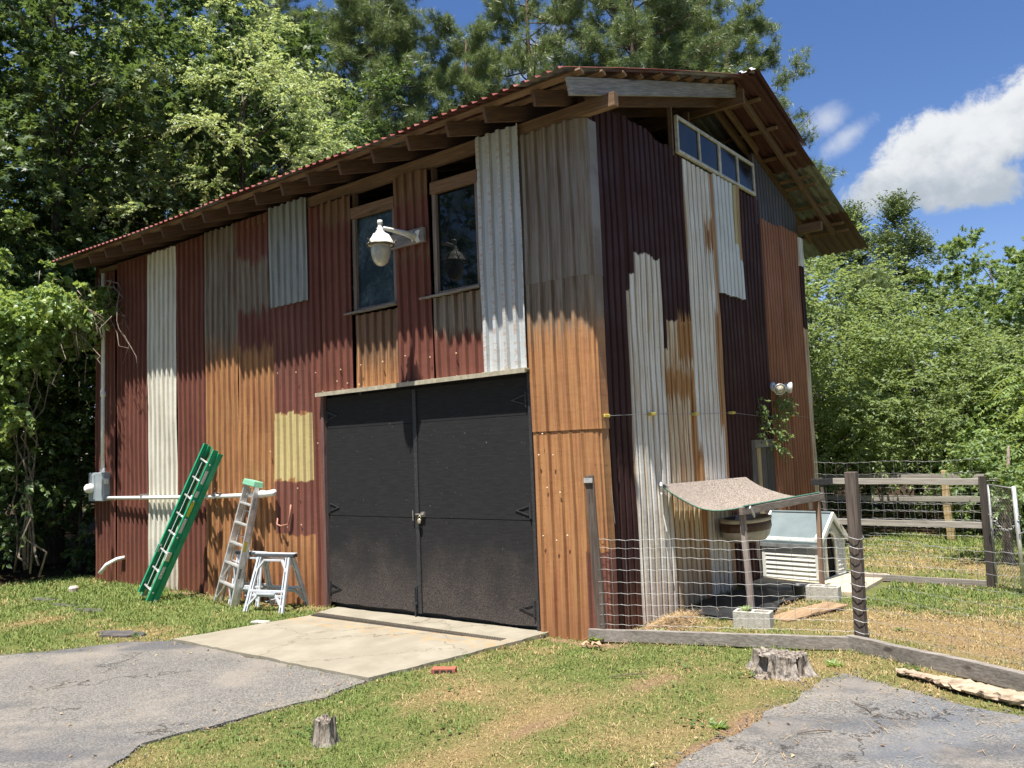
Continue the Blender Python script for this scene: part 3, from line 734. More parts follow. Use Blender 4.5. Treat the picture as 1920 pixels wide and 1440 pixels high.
# black double doors
def door_mat():
    m, T, b = new_mat('black_plywood')
    raw = T.node('ShaderNodeTexCoord').outputs['Object']; X, Y, Z = T.sep(raw)
    g = T.noise(T.vmath('MULTIPLY', raw, (.12, 1, 1)), 42, 5, .65); bl = T.noise(raw, 2.0, 6, .6); fi = T.noise(raw, 110, 3, .75)
    c = T.mix(T.ramp(g, .3, .75), (.023, .023, .024), (.033, .033, .034)); c = T.mix(T.ramp(bl, .4, .7, 0., .5), c, (.028, .028, .029))
    # mud splashed up the lower sheets, speckled
    f = T.math('MULTIPLY', T.ramp(T.math('ADD', Z, T.math('MULTIPLY', T.math('SUBTRACT', bl, .5), 1.4)), .0, 1.1, 1., 0.), T.ramp(fi, .35, .7))
    c = T.mix(T.math('MULTIPLY', f, .5), c, (.24, .19, .16))
    scuff = T.ramp(T.noise(T.vmath('MULTIPLY', raw, (1, 1, .5)), 60, 2, .5), .74, .77, 0., .5)
    c = T.mix(scuff, c, (.3, .3, .3))
    T.put(b.inputs['Base Color'], c); T.put(b.inputs['Roughness'], T.ramp(bl, .3, .7, .55, .8)); b.inputs['Specular IOR Level'].default_value = .06
    bn = T.node('ShaderNodeBump'); bn.inputs['Strength'].default_value = .35; bn.inputs['Distance'].default_value = .004
    T.put(bn.inputs['Height'], g); T.put(b.inputs['Normal'], bn.outputs[0]); return m
MD = door_mat()
MB().box(-4.39, -.80, .07, .09, -.1, 2.95).build('door_backing', M_black, shed)
def door(x0, x1, side, lab):
    s = MB()
    for (a, b_, o) in ((.05, 1.235, 0), (1.24, 2.44, .003), (2.445, 2.88, .0)):
        n = 10; zb = [a+(random.Random(int(x0*10)).uniform(0, .0)) for _ in range(n+1)]
        rnd = random.Random(int(a*10+x0*7))
        vs = []; fs = []
        for i in range(n+1):
            x = x0+(x1-x0)*i/n; zl = a+(rnd.uniform(-.012, .012) if a < .1 else rnd.uniform(-.001, .001))
            for yy in (-.022-o, .0): vs += [(x, yy, zl), (x, yy, b_)]
        for i in range(n):
            q = i*4; fs += [(q, q+4, q+5, q+1), (q+2, q+3, q+7, q+6), (q, q+2, q+6, q+4), (q+1, q+5, q+7, q+3)]
        fs += [(0, 1, 3, 2), (n*4, n*4+2, n*4+3, n*4+1)]
        s.add(vs, fs)
    d = s.build('door', MD, shed); d['label'] = lab
    hx, sg = (x0, 1) if side == 'l' else (x1, -1)
    for z in (.25, 1.35, 2.62):
        h = MB(); h.prism([(hx+sg*.005, -.028, z-.09), (hx+sg*.045, -.028, z-.085), (hx+sg*.045, -.028, z+.085), (hx+sg*.005, -.028, z+.09)], (0, -.008, 0))
        h.prism([(hx+sg*.05, -.03, z-.06), (hx+sg*.23, -.03, z-.008), (hx+sg*.25, -.03, z), (hx+sg*.23, -.03, z+.008), (hx+sg*.05, -.03, z+.06), (hx+sg*.05, -.03, z+.044), (hx+sg*.19, -.03, z+.006), (hx+sg*.19, -.03, z-.006), (hx+sg*.05, -.03, z-.044)], (0, -.006, 0))
        h.tube([(hx+sg*.022, -.042, z-.09), (hx+sg*.022, -.042, z+.09)], .009, 6)
        h.build('hinge', M_black, d)
    return d
dl = door(-4.39, -2.62, 'l', 'left black door leaf'); dr = door(-2.612, -.81, 'r', 'right black door leaf')
MB().box(-2.66, -2.60, -.045, -.024, .04, 2.87).build('cover_strip', M_black, dl, bevel=.002)
# cane bolt at the foot, slide bolt and padlock in the middle
cb = MB(); cb.box(-2.72, -2.67, -.05, -.026, .10, .38); cb.tube([(-2.695, -.06, .0), (-2.695, -.06, .36)], .010, 8); cb.box(-2.73, -2.66, -.07, -.026, .15, .18); cb.build('foot_bolt', M_black, dl)
sb = MB(); sb.tube([(-2.70, -.05, 1.20), (-2.70, -.05, 1.33)], .008, 6); sb.tube([(-2.64, -.06, 1.28), (-2.50, -.06, 1.28)], .009, 8); sb.box(-2.56, -2.50, -.052, -.026, 1.25, 1.31)
sb.build('slide_bolt', simple('worn_steel', (.3, .28, .25), .5, .5, .3, 30), dr)
pk = MB(); pk.tube([(-2.575+.022*math.cos(t), -.062, 1.235+.03*math.sin(t)) for t in [math.pi*i/8 for i in range(9)]], .005, 6)
pk.lathe([(0, -.032), (.022, -.03), (.03, -.01), (.028, .016), (.018, .028), (0, .03)], (-2.575, -.07, 1.20), 14, Matrix.Diagonal((1, .55, 1)))
pk.build('padlock', simple('brass', (.6, .52, .36), .35, .7, .15, 30), dr, True)
# drip edge over the doors, with screws
de = MB().beam((-4.46, -.09, 2.945), (-.735, -.10, 2.965), .13, .018, seg=6, wob=.003)
de.beam((-4.46, -.155, 2.925), (-.735, -.165, 2.945), .008, .05)
de.build('drip_edge', simple('pale_flashing', (.42, .38, .28), .55, .1, .2, 12, dirt=(.25, .18, .1), dirt_amt=.5), shed)
T_('door_post', (-4.43, -.03, -.05), (-4.43, -.03, 2.93), .05, .07, wood('door_post_wood', (.10, .055, .05), (.17, .10, .09), 'z'), upv=(0, 1, 0))
T_('door_post', (-.785, -.02, -.02), (-.785, -.02, 2.93), .04, .05, M_black, upv=(0, 1, 0))
# screws scattered over the front
sc = MB(); rs = random.Random(8)
for z, xs_ in ((3.28, np.arange(-5.4, -1, .45)), (2.2, (-5.62, -4.5, -.55)), (1.6, (-7.1, -6.3, -5.0, -.6, -.35)), (1.05, (-5.3, -4.9, -.65, -.5, -.3)), (1.95, (-.62, -.42)), (3.05, (-4.1, -3.9, -3.6))):
    for x in xs_:
        xx = x+rs.uniform(-.05, .05); zz = z+rs.uniform(-.05, .05); sc.lathe([(0, 0), (.012, 0), (.012, .006), (.006, .012), (0, .012)], (xx, -.07, zz), 7, Matrix.Rotation(R(90), 3, 'X'))
for x in np.arange(-4.3, -.8, .42): sc.lathe([(0, 0), (.014, 0), (.014, .01), (0, .012)], (x, -.15, 2.965), 7)
o = sc.build('screws', M_rustyscrew, shed); o['kind'] = 'stuff'

# plank side door in the gable
pd = MB().box(.02, .07, 4.32, 4.42, -.1, 2.05).build('plank_door', M_greywz, shed); pd['label'] = 'grey plank door in the gable wall'; MB().box(.02, .08, 4.42, 5.22, 1.93, 2.05).build('header', M_greywy, pd)
pc = [M_greywz, M_lightz, M_greywz, wood('dark_plank', (.05, .045, .04), (.10, .085, .07), 'z')]
for i, (a, b_) in enumerate(((4.425, 4.55), (4.555, 4.72), (4.725, 4.93), (4.935, 5.2))):
    MB().box(.015, .045+.004*i, a, b_, -.1, 1.925).build('plank', pc[i], pd, bevel=.003)
MB().box(-.03, -.02, 3.4, 5.3, -.1, 2.1).build('backing', M_black, pd)
M_block = simple('cinder_block', (.44, .42, .37), .95, 0, .18, 30, dirt=(.26, .22, .16), dirt_amt=.5, bump=.6, bscale=90)
# ---------------------------------------------------------------- things on and around the shed
def rot(vs, M, c):
    return [M @ Vector(v)+Vector(c) for v in vs]
# goose-neck wall lamp
def wall_lamp():
    t = thing('wall_lamp', 'white enamel wall lamp with frosted globe on a bracket between the front windows', 'lamp', (-2.45, -.07, 4.82))
    MB().beam((-2.93, -.085, 4.835), (-2.30, -.085, 4.835), .05, .19).build('back_board', M_greywx, t, bevel=.004)
    wp = simple('lamp_enamel', (.74, .73, .68), .35, 0, .08, 9, dirt=(.4, .36, .28), dirt_amt=.45)
    b = MB(); b.prism([(-2.50, -.112, 4.76), (-2.46, -.112, 4.80), (-2.42, -.112, 4.74), (-2.36, -.112, 4.75), (-2.39, -.112, 4.82), (-2.36, -.112, 4.90), (-2.42, -.112, 4.90), (-2.46, -.112, 4.87), (-2.50, -.112, 4.91), (-2.52, -.112, 4.83)], (0, -.012, 0))
    b.build('wall_plate', wp, t, bevel=.002)
    L = Vector((-2.50, -.67, 4.77))
    a = MB(); a.tube([(-2.45, -.12, 4.83), (-2.46, -.28, 4.84), (-2.49, -.52, 4.85), (L.x, L.y, 4.85)], [.045, .036, .026, .022], 10)
    a.tube([(-2.45, -.12, 4.78), (-2.44, -.36, 4.82)], .012, 8); a.build('arm', wp, t, True)
    s = MB(); s.lathe([(0, .17), (.030, .17), (.034, .13), (.026, .12), (.028, .08), (.042, .07), (.036, .045), (.055, .03), (.048, .0), (.075, -.005), (.10, -.03), (.128, -.07), (.142, -.11), (.155, -.118), (.165, -.135), (.15, -.148), (.12, -.14), (0, -.12)], L, 28)
    for k in range(3):
        an = 2*math.pi*k/3+.5; c, s_ = math.cos(an), math.sin(an)
        s.tube([L+Vector((c*.05, s_*.05, .01)), L+Vector((c*.105, s_*.105, -.02)), L+Vector((c*.15, s_*.15, -.10)), L+Vector((c*.168, s_*.168, -.13))], .007, 6)
    s.build('shade', wp, t, True)
    c = MB(); c.lathe([(.158, -.130), (.172, -.132), (.172, -.152), (.158, -.154), (.150, -.14)], L, 28)
    for k in range(3):
        an = 2*math.pi*k/3+.5; v = Vector((math.cos(an), math.sin(an), 0)); q = L+v*.178
        c.tube([q+Vector((0, 0, -.17)), q+Vector((0, 0, -.105))], .007, 6); c.tube([q+Vector((0, 0, -.11)), q+v*.03+Vector((0, 0, -.095))], .006, 6)
    c.build('clamp_ring', simple('old_bronze', (.12, .10, .07), .5, .5, .3, 20), t, True)
    m, T, bs = new_mat('frosted_glass'); raw = T.node('ShaderNodeTexCoord').outputs['Object']
    T.put(bs.inputs['Base Color'], T.mix(T.ramp(T.noise(raw, 12, 4), .4, .65), (.50, .50, .45), (.66, .60, .48)))
    bs.inputs['Roughness'].default_value = .22; bs.inputs['Transmission Weight'].default_value = .35; bs.inputs['Subsurface Weight'].default_value = .2
    g = MB(); g.lathe([(0, -.13), (.112, -.135), (.122, -.17), (.122, -.24), (.11, -.30), (.085, -.36), (.05, -.395), (.02, -.405), (0, -.408)], L, 28); g.build('globe', m, t, True)
wall_lamp()
# meter box, conduit, pipes
def meter():
    gm = simple('grey_enamel', (.36, .41, .44), .45, .1, .1, 6, dirt=(.2, .19, .17), dirt_amt=.4)
    t = thing('meter_box', 'grey electric meter box at the left end of the front wall', 'meter box', (-10.85, -.05, 1.66))
    MB().box(-11.12, -10.55, -.20, -.045, 1.40, 1.93).build('case', gm, t, bevel=.012)
    MB().box(-11.08, -10.86, -.215, -.20, 1.43, 1.90).build('cover', gm, t, bevel=.006)
    MB().box(-10.62, -10.50, -.19, -.12, 1.72, 1.82).build('latch', M_whitep, t, bevel=.006)
    MB().lathe([(0, 0), (.085, 0), (.09, .03), (.08, .10), (.05, .13), (0, .135)], (-10.96, -.21, 1.64), 20, Matrix.Rotation(R(90), 3, 'X')).build('dial', M_whitep, t, True)
    MB().tube([(-10.97, -.22, 1.90), (-10.97, -.235, 1.72)], .008, 6).build('seal_wire', M_galv, t)
    c = thing('conduit', 'upright white conduit rising from the meter box into the vines', 'pipe', (-10.72, -.1, 1.93))
    MB().tube([(-10.75, -.11, 1.93), (-10.74, -.11, 3), (-10.72, -.11, 4.9), (-10.72, -.11, 5.7)], .038, 12).build('pipe', M_whitep, c, True)
    MB().lathe([(.045, 0), (.05, .01), (.05, .08), (.042, .09)], (-10.75, -.11, 1.92), 14).build('coupling', M_whitep, c, True)
    MB().lathe([(.045, 0), (.05, .01), (.05, .09), (.042, .1)], (-10.735, -.11, 3.35), 14).build('coupling', M_whitep, c, True)
    p = thing('plastic_pipe', 'long horizontal white pipe fixed along the front wall behind the ladders', 'pipe', (-8, -.14, 1.49))
    MB().tube([(-10.56, -.13, 1.455), (-9, -.135, 1.47), (-7.5, -.13, 1.485), (-5.95, -.13, 1.52)], .032, 12).build('pipe', M_whitep, p, True)
    f = MB().tube([(-6.05, -.13, 1.52), (-5.93, -.14, 1.535), (-5.8, -.15, 1.54), (-5.62, -.15, 1.54), (-5.46, -.14, 1.56)], [.034, .055, .062, .045, .05], 12); f.build('end_fitting', M_whitep, p, True)
    for x in (-9.25, -7.0): MB().box(x-.02, x+.02, -.175, -.04, 1.44+.01*(x+9.3), 1.53+.01*(x+9.3)).build('strap', M_galv, p, bevel=.003)
    v = thing('pipe_stub', 'short curved white pipe sticking out of the wall near the ground', 'pipe', (-10.3, -.2, .2))
    MB().tube([(-10.08, -.04, .38), (-10.16, -.14, .36), (-10.28, -.27, .27), (-10.36, -.36, .12)], .034, 12).build('pipe', M_whitep, v, True)
    h = thing('wall_hook', 'rusty bent hook on the red sheet right of the pipe', 'hook', (-5.2, -.08, 1.15))
    MB().tube([(-5.50, -.06, 1.18), (-5.48, -.09, 1.09), (-5.36, -.11, 1.07), (-5.2, -.10, 1.10), (-5.18, -.08, 1.25), (-5.17, -.07, 1.38)], .012, 6).build('hook', simple('pink_rust', (.42, .2, .14), .7, 0, .2, 30), h, True)
meter()
# floodlight on the gable wall
def flood():
    t = thing('flood_light', 'white twin floodlight on the gable wall above the hanging vine', 'lamp', (.08, 5.3, 2.85))
    wp = simple('lamp_white', (.66, .67, .66), .3, .1, .08, 9)
    b = MB(); b.lathe([(0, 0), (.075, 0), (.075, .04), (.05, .05), (0, .05)], (.07, 5.28, 2.88), 18, Matrix.Rotation(R(90), 3, 'Y')); b.tube([(.12, 5.28, 2.88), (.18, 5.26, 2.88)], .02, 8)
    b.build('base', wp, t, True)
    for yy, d in ((5.22, Vector((.5, -.72, -.35))), (5.42, Vector((.75, .5, -.1)))):
        d.normalize(); M = d.to_track_quat('Z', 'X').to_matrix()
        h = MB(); h.lathe([(0, -.07), (.03, -.07), (.035, -.02), (.055, .03), (.088, .11), (.094, .135), (.085, .138), (.07, .09), (0, .07)], (.19, yy, 2.87), 20, M)
        hd = h.build('lamp_head', wp, t, True)
        g = MB(); g.lathe([(0, .118), (.05, .12), (.083, .125), (.083, .131), (0, .136)], (.19, yy, 2.87), 20, M); g.build('lens', simple('lens', (.5, .46, .36), .15, .2, .3, 40), hd, True)
flood()
# string with yellow clips along the gable
def clips():
    t = thing('clip_line', 'thin wire with yellow clips strung along the gable wall', 'wire', (.1, 3, 2.4))
    ys = [(.17, 2.38), (1.24, 2.41), (2.42, 2.42), (3.61, 2.45), (4.82, 2.40), (6.04, 2.43), (7.0, 2.40)]
    MB().tube([(.10, a, z) for a, z in ys], .003, 4).build('wire', M_galv, t)
    MB().tube([(.10, .17, 2.38), (.10, .2, 1.7), (.12, .22, 1.2)], .003, 4).build('wire', M_galv, t)
    ym = simple('yellow_plastic', (.62, .50, .10), .5, 0, .15, 20)
    for a, z in ys[:-1]: MB().box(.06, .125, a-.055, a+.055, z-.018, z+.018).build('clip', ym, t, bevel=.006)
clips()
# extension ladder
def ext_ladder():
    B = Vector((-7.78, -.80, float(gz(-7.8, -.8)))); Tp = Vector((-6.90, -.17, 2.22))
    t = thing('extension_ladder', 'green fibreglass extension ladder leaning sideways against the pipe', 'ladder', B)
    ax = (Tp-B).normalized(); L = (Tp-B).length; wx = Vector((1, 0, 0)); wx = (wx-ax*wx.dot(ax)).normalized(); dn = ax.cross(wx).normalized()  # out of the wall?
    if dn.y > 0: dn = -dn
    gr = simple('green_fibreglass', (.012, .30, .155), .38, 0, .12, 7, dirt=(.03, .20, .12), dirt_amt=.5)
    def P3(a, b, c): return B+wx*a+dn*b+ax*c
    def rail(sx, off, c0, c1, wdt):
        # C-channel: web + two flanges
        m = MB(); o = 1 if sx > 0 else -1
        a = o*wdt/2
        m.beam(P3(a, off, c0), P3(a, off, c1), .006, .085, upv=dn); 
        for q in (-.04, .04): m.beam(P3(a-o*.016, off+q, c0), P3(a-o*.016, off+q, c1), .032, .006, upv=dn)
        return m.build('rail', gr, t)
    R0 = [rail(1, .03, 0, L, .41), rail(-1, .03, 0, L, .41), rail(1, .115, .05, L+.03, .35), rail(-1, .115, .05, L+.03, .35)]
    for k in range(8):
        c = .16+k*.305
        MB().tube([P3(-.205, .03, c), P3(.205, .03, c)], .017, 8).build('rung', M_alu, t, True)
        MB().tube([P3(-.19, .115, c+.03), P3(.19, .115, c+.03)], .017, 8).build('rung', M_alu, t, True)
    for sx in (1, -1):
        MB().beam(P3(sx*.205, .03, -.02), P3(sx*.205, .03, .10), .035, .075, upv=dn).build('foot', M_alu, t, bevel=.004)
    for sx in (1, -1):
        MB().beam(P3(sx*.185, .135, .72), P3(sx*.185, .135, .86), .03, .07, upv=dn).build('rung_lock', M_alu, t, bevel=.004)
    wl = simple('sticker_white', (.62, .62, .58), .5, 0, .2, 60); yl = simple('sticker_yellow', (.6, .52, .05), .5, 0, .5, 90)
    # stickers on the outer face of the right rails and on the left rail
    for (sx, wd_, off, c0, c1, mt) in ((1, .353, .115, .42, .62, wl), (1, .353, .115, 1.18, 1.42, wl), (1, .353, .115, 1.46, 1.70, yl), (1, .353, .115, 1.78, 1.88, wl), (1, .353, .115, 2.0, 2.22, wl), (-1, .405, .075, 1.12, 1.32, wl), (-1, .405, .075, 1.40, 1.62, wl)):
        m = MB()
        if sx > 0: m.beam(P3(wd_/2+.0045, off, c0), P3(wd_/2+.0045, off, c1), .002, .055, upv=dn)
        else: m.beam(P3(-wd_/2+.018, off+.0, c0), P3(-wd_/2+.018, off+.0, c1), .03, .003, upv=dn)
        m.build('sticker', mt, t)
    MB().tube([P3(.0, .15, .2), P3(.01, .16, 1.2), P3(.0, .15, 2.3)], .006, 5).build('rope', M_whitep, t)
ext_ladder()
def step_ladder():
    B = Vector((-6.20, -.52, float(gz(-6.2, -.5))))
    t = thing('step_ladder', 'folded aluminium step ladder with a green top leaning on the wall', 'ladder', B)
    Tp = Vector((-5.93, -.20, 1.68)); ax = (Tp-B).normalized(); L = (Tp-B).length
    wx = Vector((1, -.10, 0)); wx = (wx-ax*wx.dot(ax)).normalized(); dn = ax.cross(wx).normalized()
    if dn.y > 0: dn = -dn
    def P3(a, b, c): return B+wx*a+dn*b+ax*c
    hw = lambda c: .26-.10*c/L
    for s in (-1, 1):
        MB().beam(P3(s*hw(0), 0, 0), P3(s*hw(L), 0, L), .028, .075, upv=dn).build('front_rail', M_alu, t, bevel=.003)
        MB().beam(P3(s*hw(0)*.93, -.085, .0), P3(s*hw(L)*.9, -.06, L-.06), .025, .04, upv=dn).build('rear_rail', M_alu, t, bevel=.003)
    for k in range(5):
        c = .30+k*.30; h = hw(c)-.014
        MB().beam(P3(-h, .0, c), P3(h, .0, c), .025, .085, upv=dn).build('step', M_alu, t, bevel=.003)
        if k < 2:
            for s in (-1, 1): MB().tube([P3(s*.05, .02, c-.01), P3(s*(h), .02, c-.24)], .009, 5).build('brace', M_alu, t)
    for k in range(4):
        c = .25+k*.38; MB().beam(P3(-hw(c)*.9, -.08, c), P3(hw(c)*.9, -.08, c), .012, .03, upv=dn).build('rear_bar', M_alu, t)
    gt = simple('green_cap', (.20, .46, .30), .45, 0, .1, 8, dirt=(.5, .55, .45), dirt_amt=.4)
    MB().beam(P3(0, -.015, L-.02), P3(0, -.015, L+.07), .36, .17, upv=dn, taper=.92).build('top_cap', gt, t, bevel=.012)
    MB().beam(P3(hw(.85)+.0155, .0, .75), P3(hw(.9)+.0155, .0, .97), .002, .05, upv=dn).build('sticker', simple('label_yellow', (.6, .5, .06), .5, 0, .4, 80), t)
    MB().beam(P3(hw(.45)+.0165, .0, .28), P3(hw(.5)+.0145, .0, .58), .002, .035, upv=dn).build('sticker', simple('label_grey', (.16, .16, .16), .5, 0, .5, 80), t)
    # marks like the blurred lettering on the upper rail
    MB().beam(P3(hw(1.45)+.0155, .0, 1.25), P3(hw(1.5)+.0145, .0, 1.62), .002, .04, upv=dn).build('sticker', simple('label_marks', (.30, .30, .30), .5, 0, .7, 60), t)
step_ladder()
def sawhorse(loc, rz, label, first=None):
    if first:
        c = copy_tree(first); c.location = loc; c.rotation_euler = (0, 0, rz); c['label'] = label; return c
    t = thing('sawhorse', label, 'sawhorse', loc, rz, 'grey folding sawhorses by the wall')
    pm_ = simple('grey_plastic', (.50, .53, .56), .45, 0, .12, 7, dirt=(.3, .3, .29), dirt_amt=.4)
    dk = simple('dark_plastic', (.06, .065, .07), .5)
    H = .77; W_ = .62
    MB().box(-W_/2-.03, W_/2+.03, -.05, .05, H-.05, H).build('top_beam', dk, t, bevel=.01, local=True)
    MB().box(-W_/2-.04, W_/2+.04, -.035, .035, H-.005, H+.012).build('top_rail', pm_, t, bevel=.006, local=True)
    for s in (-1, 1):                      # two splayed side frames
        def q(x, f): return Vector((x, s*(.045+.24*f), (H-.05)*(1-f)))
        for sx in (-1, 1):
            for o_, hw_ in ((0, .032), (-.05, .018)):
                MB().beam(q(sx*(.27+o_*.9), 0), q(sx*(.33+o_*.9), 1), hw_, .04, upv=(0, 1, 0)).build('leg', pm_, t, bevel=.003, local=True)
        f = MB(); f.beam(q(-.30, .62), q(.30, .62), .03, .05, upv=(0, 1, 0)); f.beam(q(-.29, .70), q(.29, .70), .03, .014, upv=(0, 1, 0)); f.build('cross_bar', pm_, t, bevel=.003, local=True)
        k = MB()
        for sx in (-1, 1):
            MB().beam(q(sx*.15, .04), q(sx*.27, .26), .022, .04, upv=(0, 1, 0)).build('gusset', pm_, t, local=True); MB().beam(q(sx*.14, .66), q(sx*.30, .90), .022, .04, upv=(0, 1, 0)).build('gusset', pm_, t, local=True)
        MB().beam(q(-.16, .66), q(.16, .66), .02, .09, upv=(0, 1, 0)).build('panel', pm_, t, local=True); MB().beam(q(-.15, .05), q(.15, .05), .02, .06, upv=(0, 1, 0)).build('panel', pm_, t, local=True)
    MB().beam((0, -.22, .14), (0, .22, .14), .03, .012).build('spreader', pm_, t, local=True)
    return t
sh = sawhorse((-5.13, -.37, float(gz(-5, -.4))), R(14), 'nearer grey plastic sawhorse beside the step ladder')
s2 = sawhorse((-5.88, -.26, float(gz(-6, -.4))), R(4), 'grey plastic sawhorse standing behind the step ladder', sh); s2.scale = (1, .55, .98)

# small things on the ground in front
def brick():
    x, y = -.62, -1.78; z = float(gz(x, y))
    m = simple('red_brick', (.30, .10, .06), .85, 0, .3, 40, bump=.4)
    M = Matrix.Rotation(R(32), 3, 'Z'); b = MB(); v = []
    b.box(-.115, .115, -.05, .05, 0, .055); b.v = [tuple(M @ Vector(p)+Vector((x, y, z-.005))) for p in b.v]
    t = b.build('brick', m, None, bevel=.004); tag(t, 'red clay brick with three holes lying at the edge of the concrete', 'brick')
    for i in (-1, 0, 1):
        h = MB(); h.box(-.022, .022, -.0515, -.05, .015, .042); h.v = [tuple(M @ (Vector(p)+Vector((i*.062, 0, 0)))+Vector((x, y, z-.005))) for p in h.v]; h.build('hole', M_black, t)
brick()
def stump(x, y, r, h, label, seed, rough=.12, hollow=False):
    rnd = random.Random(seed); z0 = float(gz(x, y))-.03
    m, T, bs = new_mat('stump_wood_%d' % seed); raw = T.node('ShaderNodeTexCoord').outputs['Object']
    n = T.noise(T.vmath('MULTIPLY', raw, (1, 1, .15)), 38, 6, .7)
    c = T.mix(T.ramp(n, .38, .6), (.035, .026, .02), (.34, .29, .24)); c = T.mix(T.ramp(T.noise(raw, 9, 4), .5, .66, 0., .7), c, (.42, .38, .34))
    T.put(bs.inputs['Base Color'], c); bs.inputs['Roughness'].default_value = .95
    bn = T.node('ShaderNodeBump'); bn.inputs['Strength'].default_value = 1; bn.inputs['Distance'].default_value = .02; T.put(bn.inputs['Height'], n); T.put(bs.inputs['Normal'], bn.outputs[0])
    N = 60; rows = 9; vs = []; fs = []
    rad = [1+rough*math.sin(5*2*math.pi*i/N+seed)+rough*rnd.uniform(-.7, .7) for i in range(N)]
    tops = [h*(1+rnd.uniform(-.05, .05)+(.06*math.sin(3*2*math.pi*i/N))) for i in range(N)]
    for j in range(rows+1):
        f = j/rows; fl = 1+.55*(1-f)**2.4
        for i in range(N):
            a = 2*math.pi*i/N; q = rad[i]*fl*(1+.0*f)
            if hollow and .15 < f < .92 and (8 < i % 15 < 13): q *= .62
            q *= 1+rnd.uniform(-.02, .02)
            vs.append((r*q*math.cos(a)*(1.25 if hollow else 1), r*q*math.sin(a), tops[i]*f))
    for j in range(rows):
        for i in range(N): fs.append((j*N+i, j*N+(i+1) % N, (j+1)*N+(i+1) % N, (j+1)*N+i))
    k = len(vs)
    for s_ in (.66, .3): vs += [(vs[rows*N+i][0]*s_, vs[rows*N+i][1]*s_, h*(1+rnd.uniform(-.03, .03))-(.02 if not hollow else -.005)) for i in range(N)]
    for a0, b0 in ((rows*N, k), (k, k+N)):
        for i in range(N): fs.append((a0+i, a0+(i+1) % N, b0+(i+1) % N, b0+i))
    fs.append(tuple(k+N+i for i in range(N)))
    mb = MB(); mb.v = vs; mb.f = fs; o = mb.build('tree_stump', m, None); o.location = (x, y, z0); tag(o, label, 'stump')
stump(-.06, -3.66, .072, .21, 'small dark tree stump standing alone in the front grass', 3)
stump(2.07, -.30, .17, .205, 'wide weathered hollow tree stump by the fence board', 12, .16, True)
def planks():
    # decayed log pieces along the drive
    m = simple('rotten_wood', (.40, .31, .22), .95, 0, .35, 12, dirt=(.13, .09, .06), dirt_amt=.8, bump=1, bscale=30, stretch=(.25, 1, 1))
    def log(pts, r, lab, seed):
        rnd = random.Random(seed); b = MB(); k = 26; P_ = []
        for i in range(k+1):
            f = i/k*(len(pts)-1); j = min(int(f), len(pts)-2); P_.append(Vector(pts[j]).lerp(Vector(pts[j+1]), f-j)+Vector((0, rnd.uniform(-.006, .006), rnd.uniform(-.005, .005))))
        n = 14; vs = []; fs = []
        for i, p in enumerate(P_):
            d = (P_[min(i+1, k)]-P_[max(0, i-1)]).normalized(); sd = d.cross(Vector((0, 0, 1))).normalized(); e = min(1, .45+i*.2, .45+(k-i)*.2)
            for q in range(n):
                a = 2*math.pi*q/n; rr_ = r*e*rnd.uniform(.72, 1.12); vs.append(p+sd*math.cos(a)*rr_*1.7+Vector((0, 0, 1))*math.sin(a)*rr_*.75)
        for i in range(k):
            for q in range(n): fs.append((i*n+q, i*n+(q+1) % n, (i+1)*n+(q+1) % n, (i+1)*n+q))
        fs += [tuple(range(n)), tuple(k*n+q for q in range(n))]
        b.add(vs, fs); o = b.build('rotten_log', m, None, origin=pts[0]); tag(o, lab, 'log', 'rotten logs by the drive')
    log([(2.93, .10, .03), (3.15, .02, .03), (3.42, -.07, .035)], .032, 'thin pale split of rotten wood left of the big log', 1)
    log([(3.28, -.08, .035), (3.7, -.25, .04), (4.2, -.44, .04)], .062, 'broad crumbling rotten log between fence board and drive', 2)
    # dark paving pads sunk in the grass
    pm_ = simple('dark_slate_pad', (.075, .07, .072), .8, 0, .3, 9, dirt=(.16, .12, .09), dirt_amt=.6)
    for i, (cx, cy, a, b_, lab) in enumerate(((-9.6, -1.58, .34, .12, 'farthest dark stone pad in the left lawn'), (-8.6, -1.66, .42, .13, 'long dark stone pad in the middle of the row in the left lawn'), (-7.75, -1.74, .30, .10, 'small dark stone pad nearest the green ladder'), (-5.52, -2.38, .36, .19, 'large dark stone pad at the corner of the asphalt'))):
        po = []
        rnd = random.Random(i+4)
        for k in range(18):
            t_ = 2*math.pi*k/18; po.append((cx+math.cos(t_)*a*rnd.uniform(.7, 1.15)+.5*math.sin(t_)*b_, cy+math.sin(t_)*b_*rnd.uniform(.6, 1.25)+.12*math.cos(t_)*a, float(gz(cx, cy))-.03))
        o = MB().prism(po, (0, 0, .05)).build('stone_pad', pm_, None, origin=(cx, cy, float(gz(cx, cy)))); tag(o, lab, 'paving stone', 'dark stone pads in the lawn')
    o = MB().add(*(lambda v: (v, [(0, 1, 2, 3), (4, 7, 6, 5), (0, 4, 5, 1), (1, 5, 6, 2), (2, 6, 7, 3), (3, 7, 4, 0)]))([(-4.47, -1.27, -.03), (-4.22, -1.20, -.03), (-4.26, -1.09, -.03), (-4.5, -1.15, -.03), (-4.46, -1.26, -.002), (-4.23, -1.20, -.004), (-4.27, -1.10, -.002), (-4.49, -1.15, -.006)])).build('stone_chip', M_block, None, bevel=.008, origin=(-4.36, -1.18, -.03))
    tag(o, 'small pale flat stone at the left edge of the concrete', 'stone')
    cup = MB().lathe([(0, 0), (.05, 0), (.075, .03), (.08, .09), (.06, .12), (0, .125)], (0, 0, 0), 9).build('stone', simple('pinkish_stone', (.55, .45, .40), .8, 0, .3, 20, bump=.5), None); cup.location = (-10.05, -.95, float(gz(-10, -.9))-.02); tag(cup, 'small pinkish stone in the grass far left', 'stone')
planks()
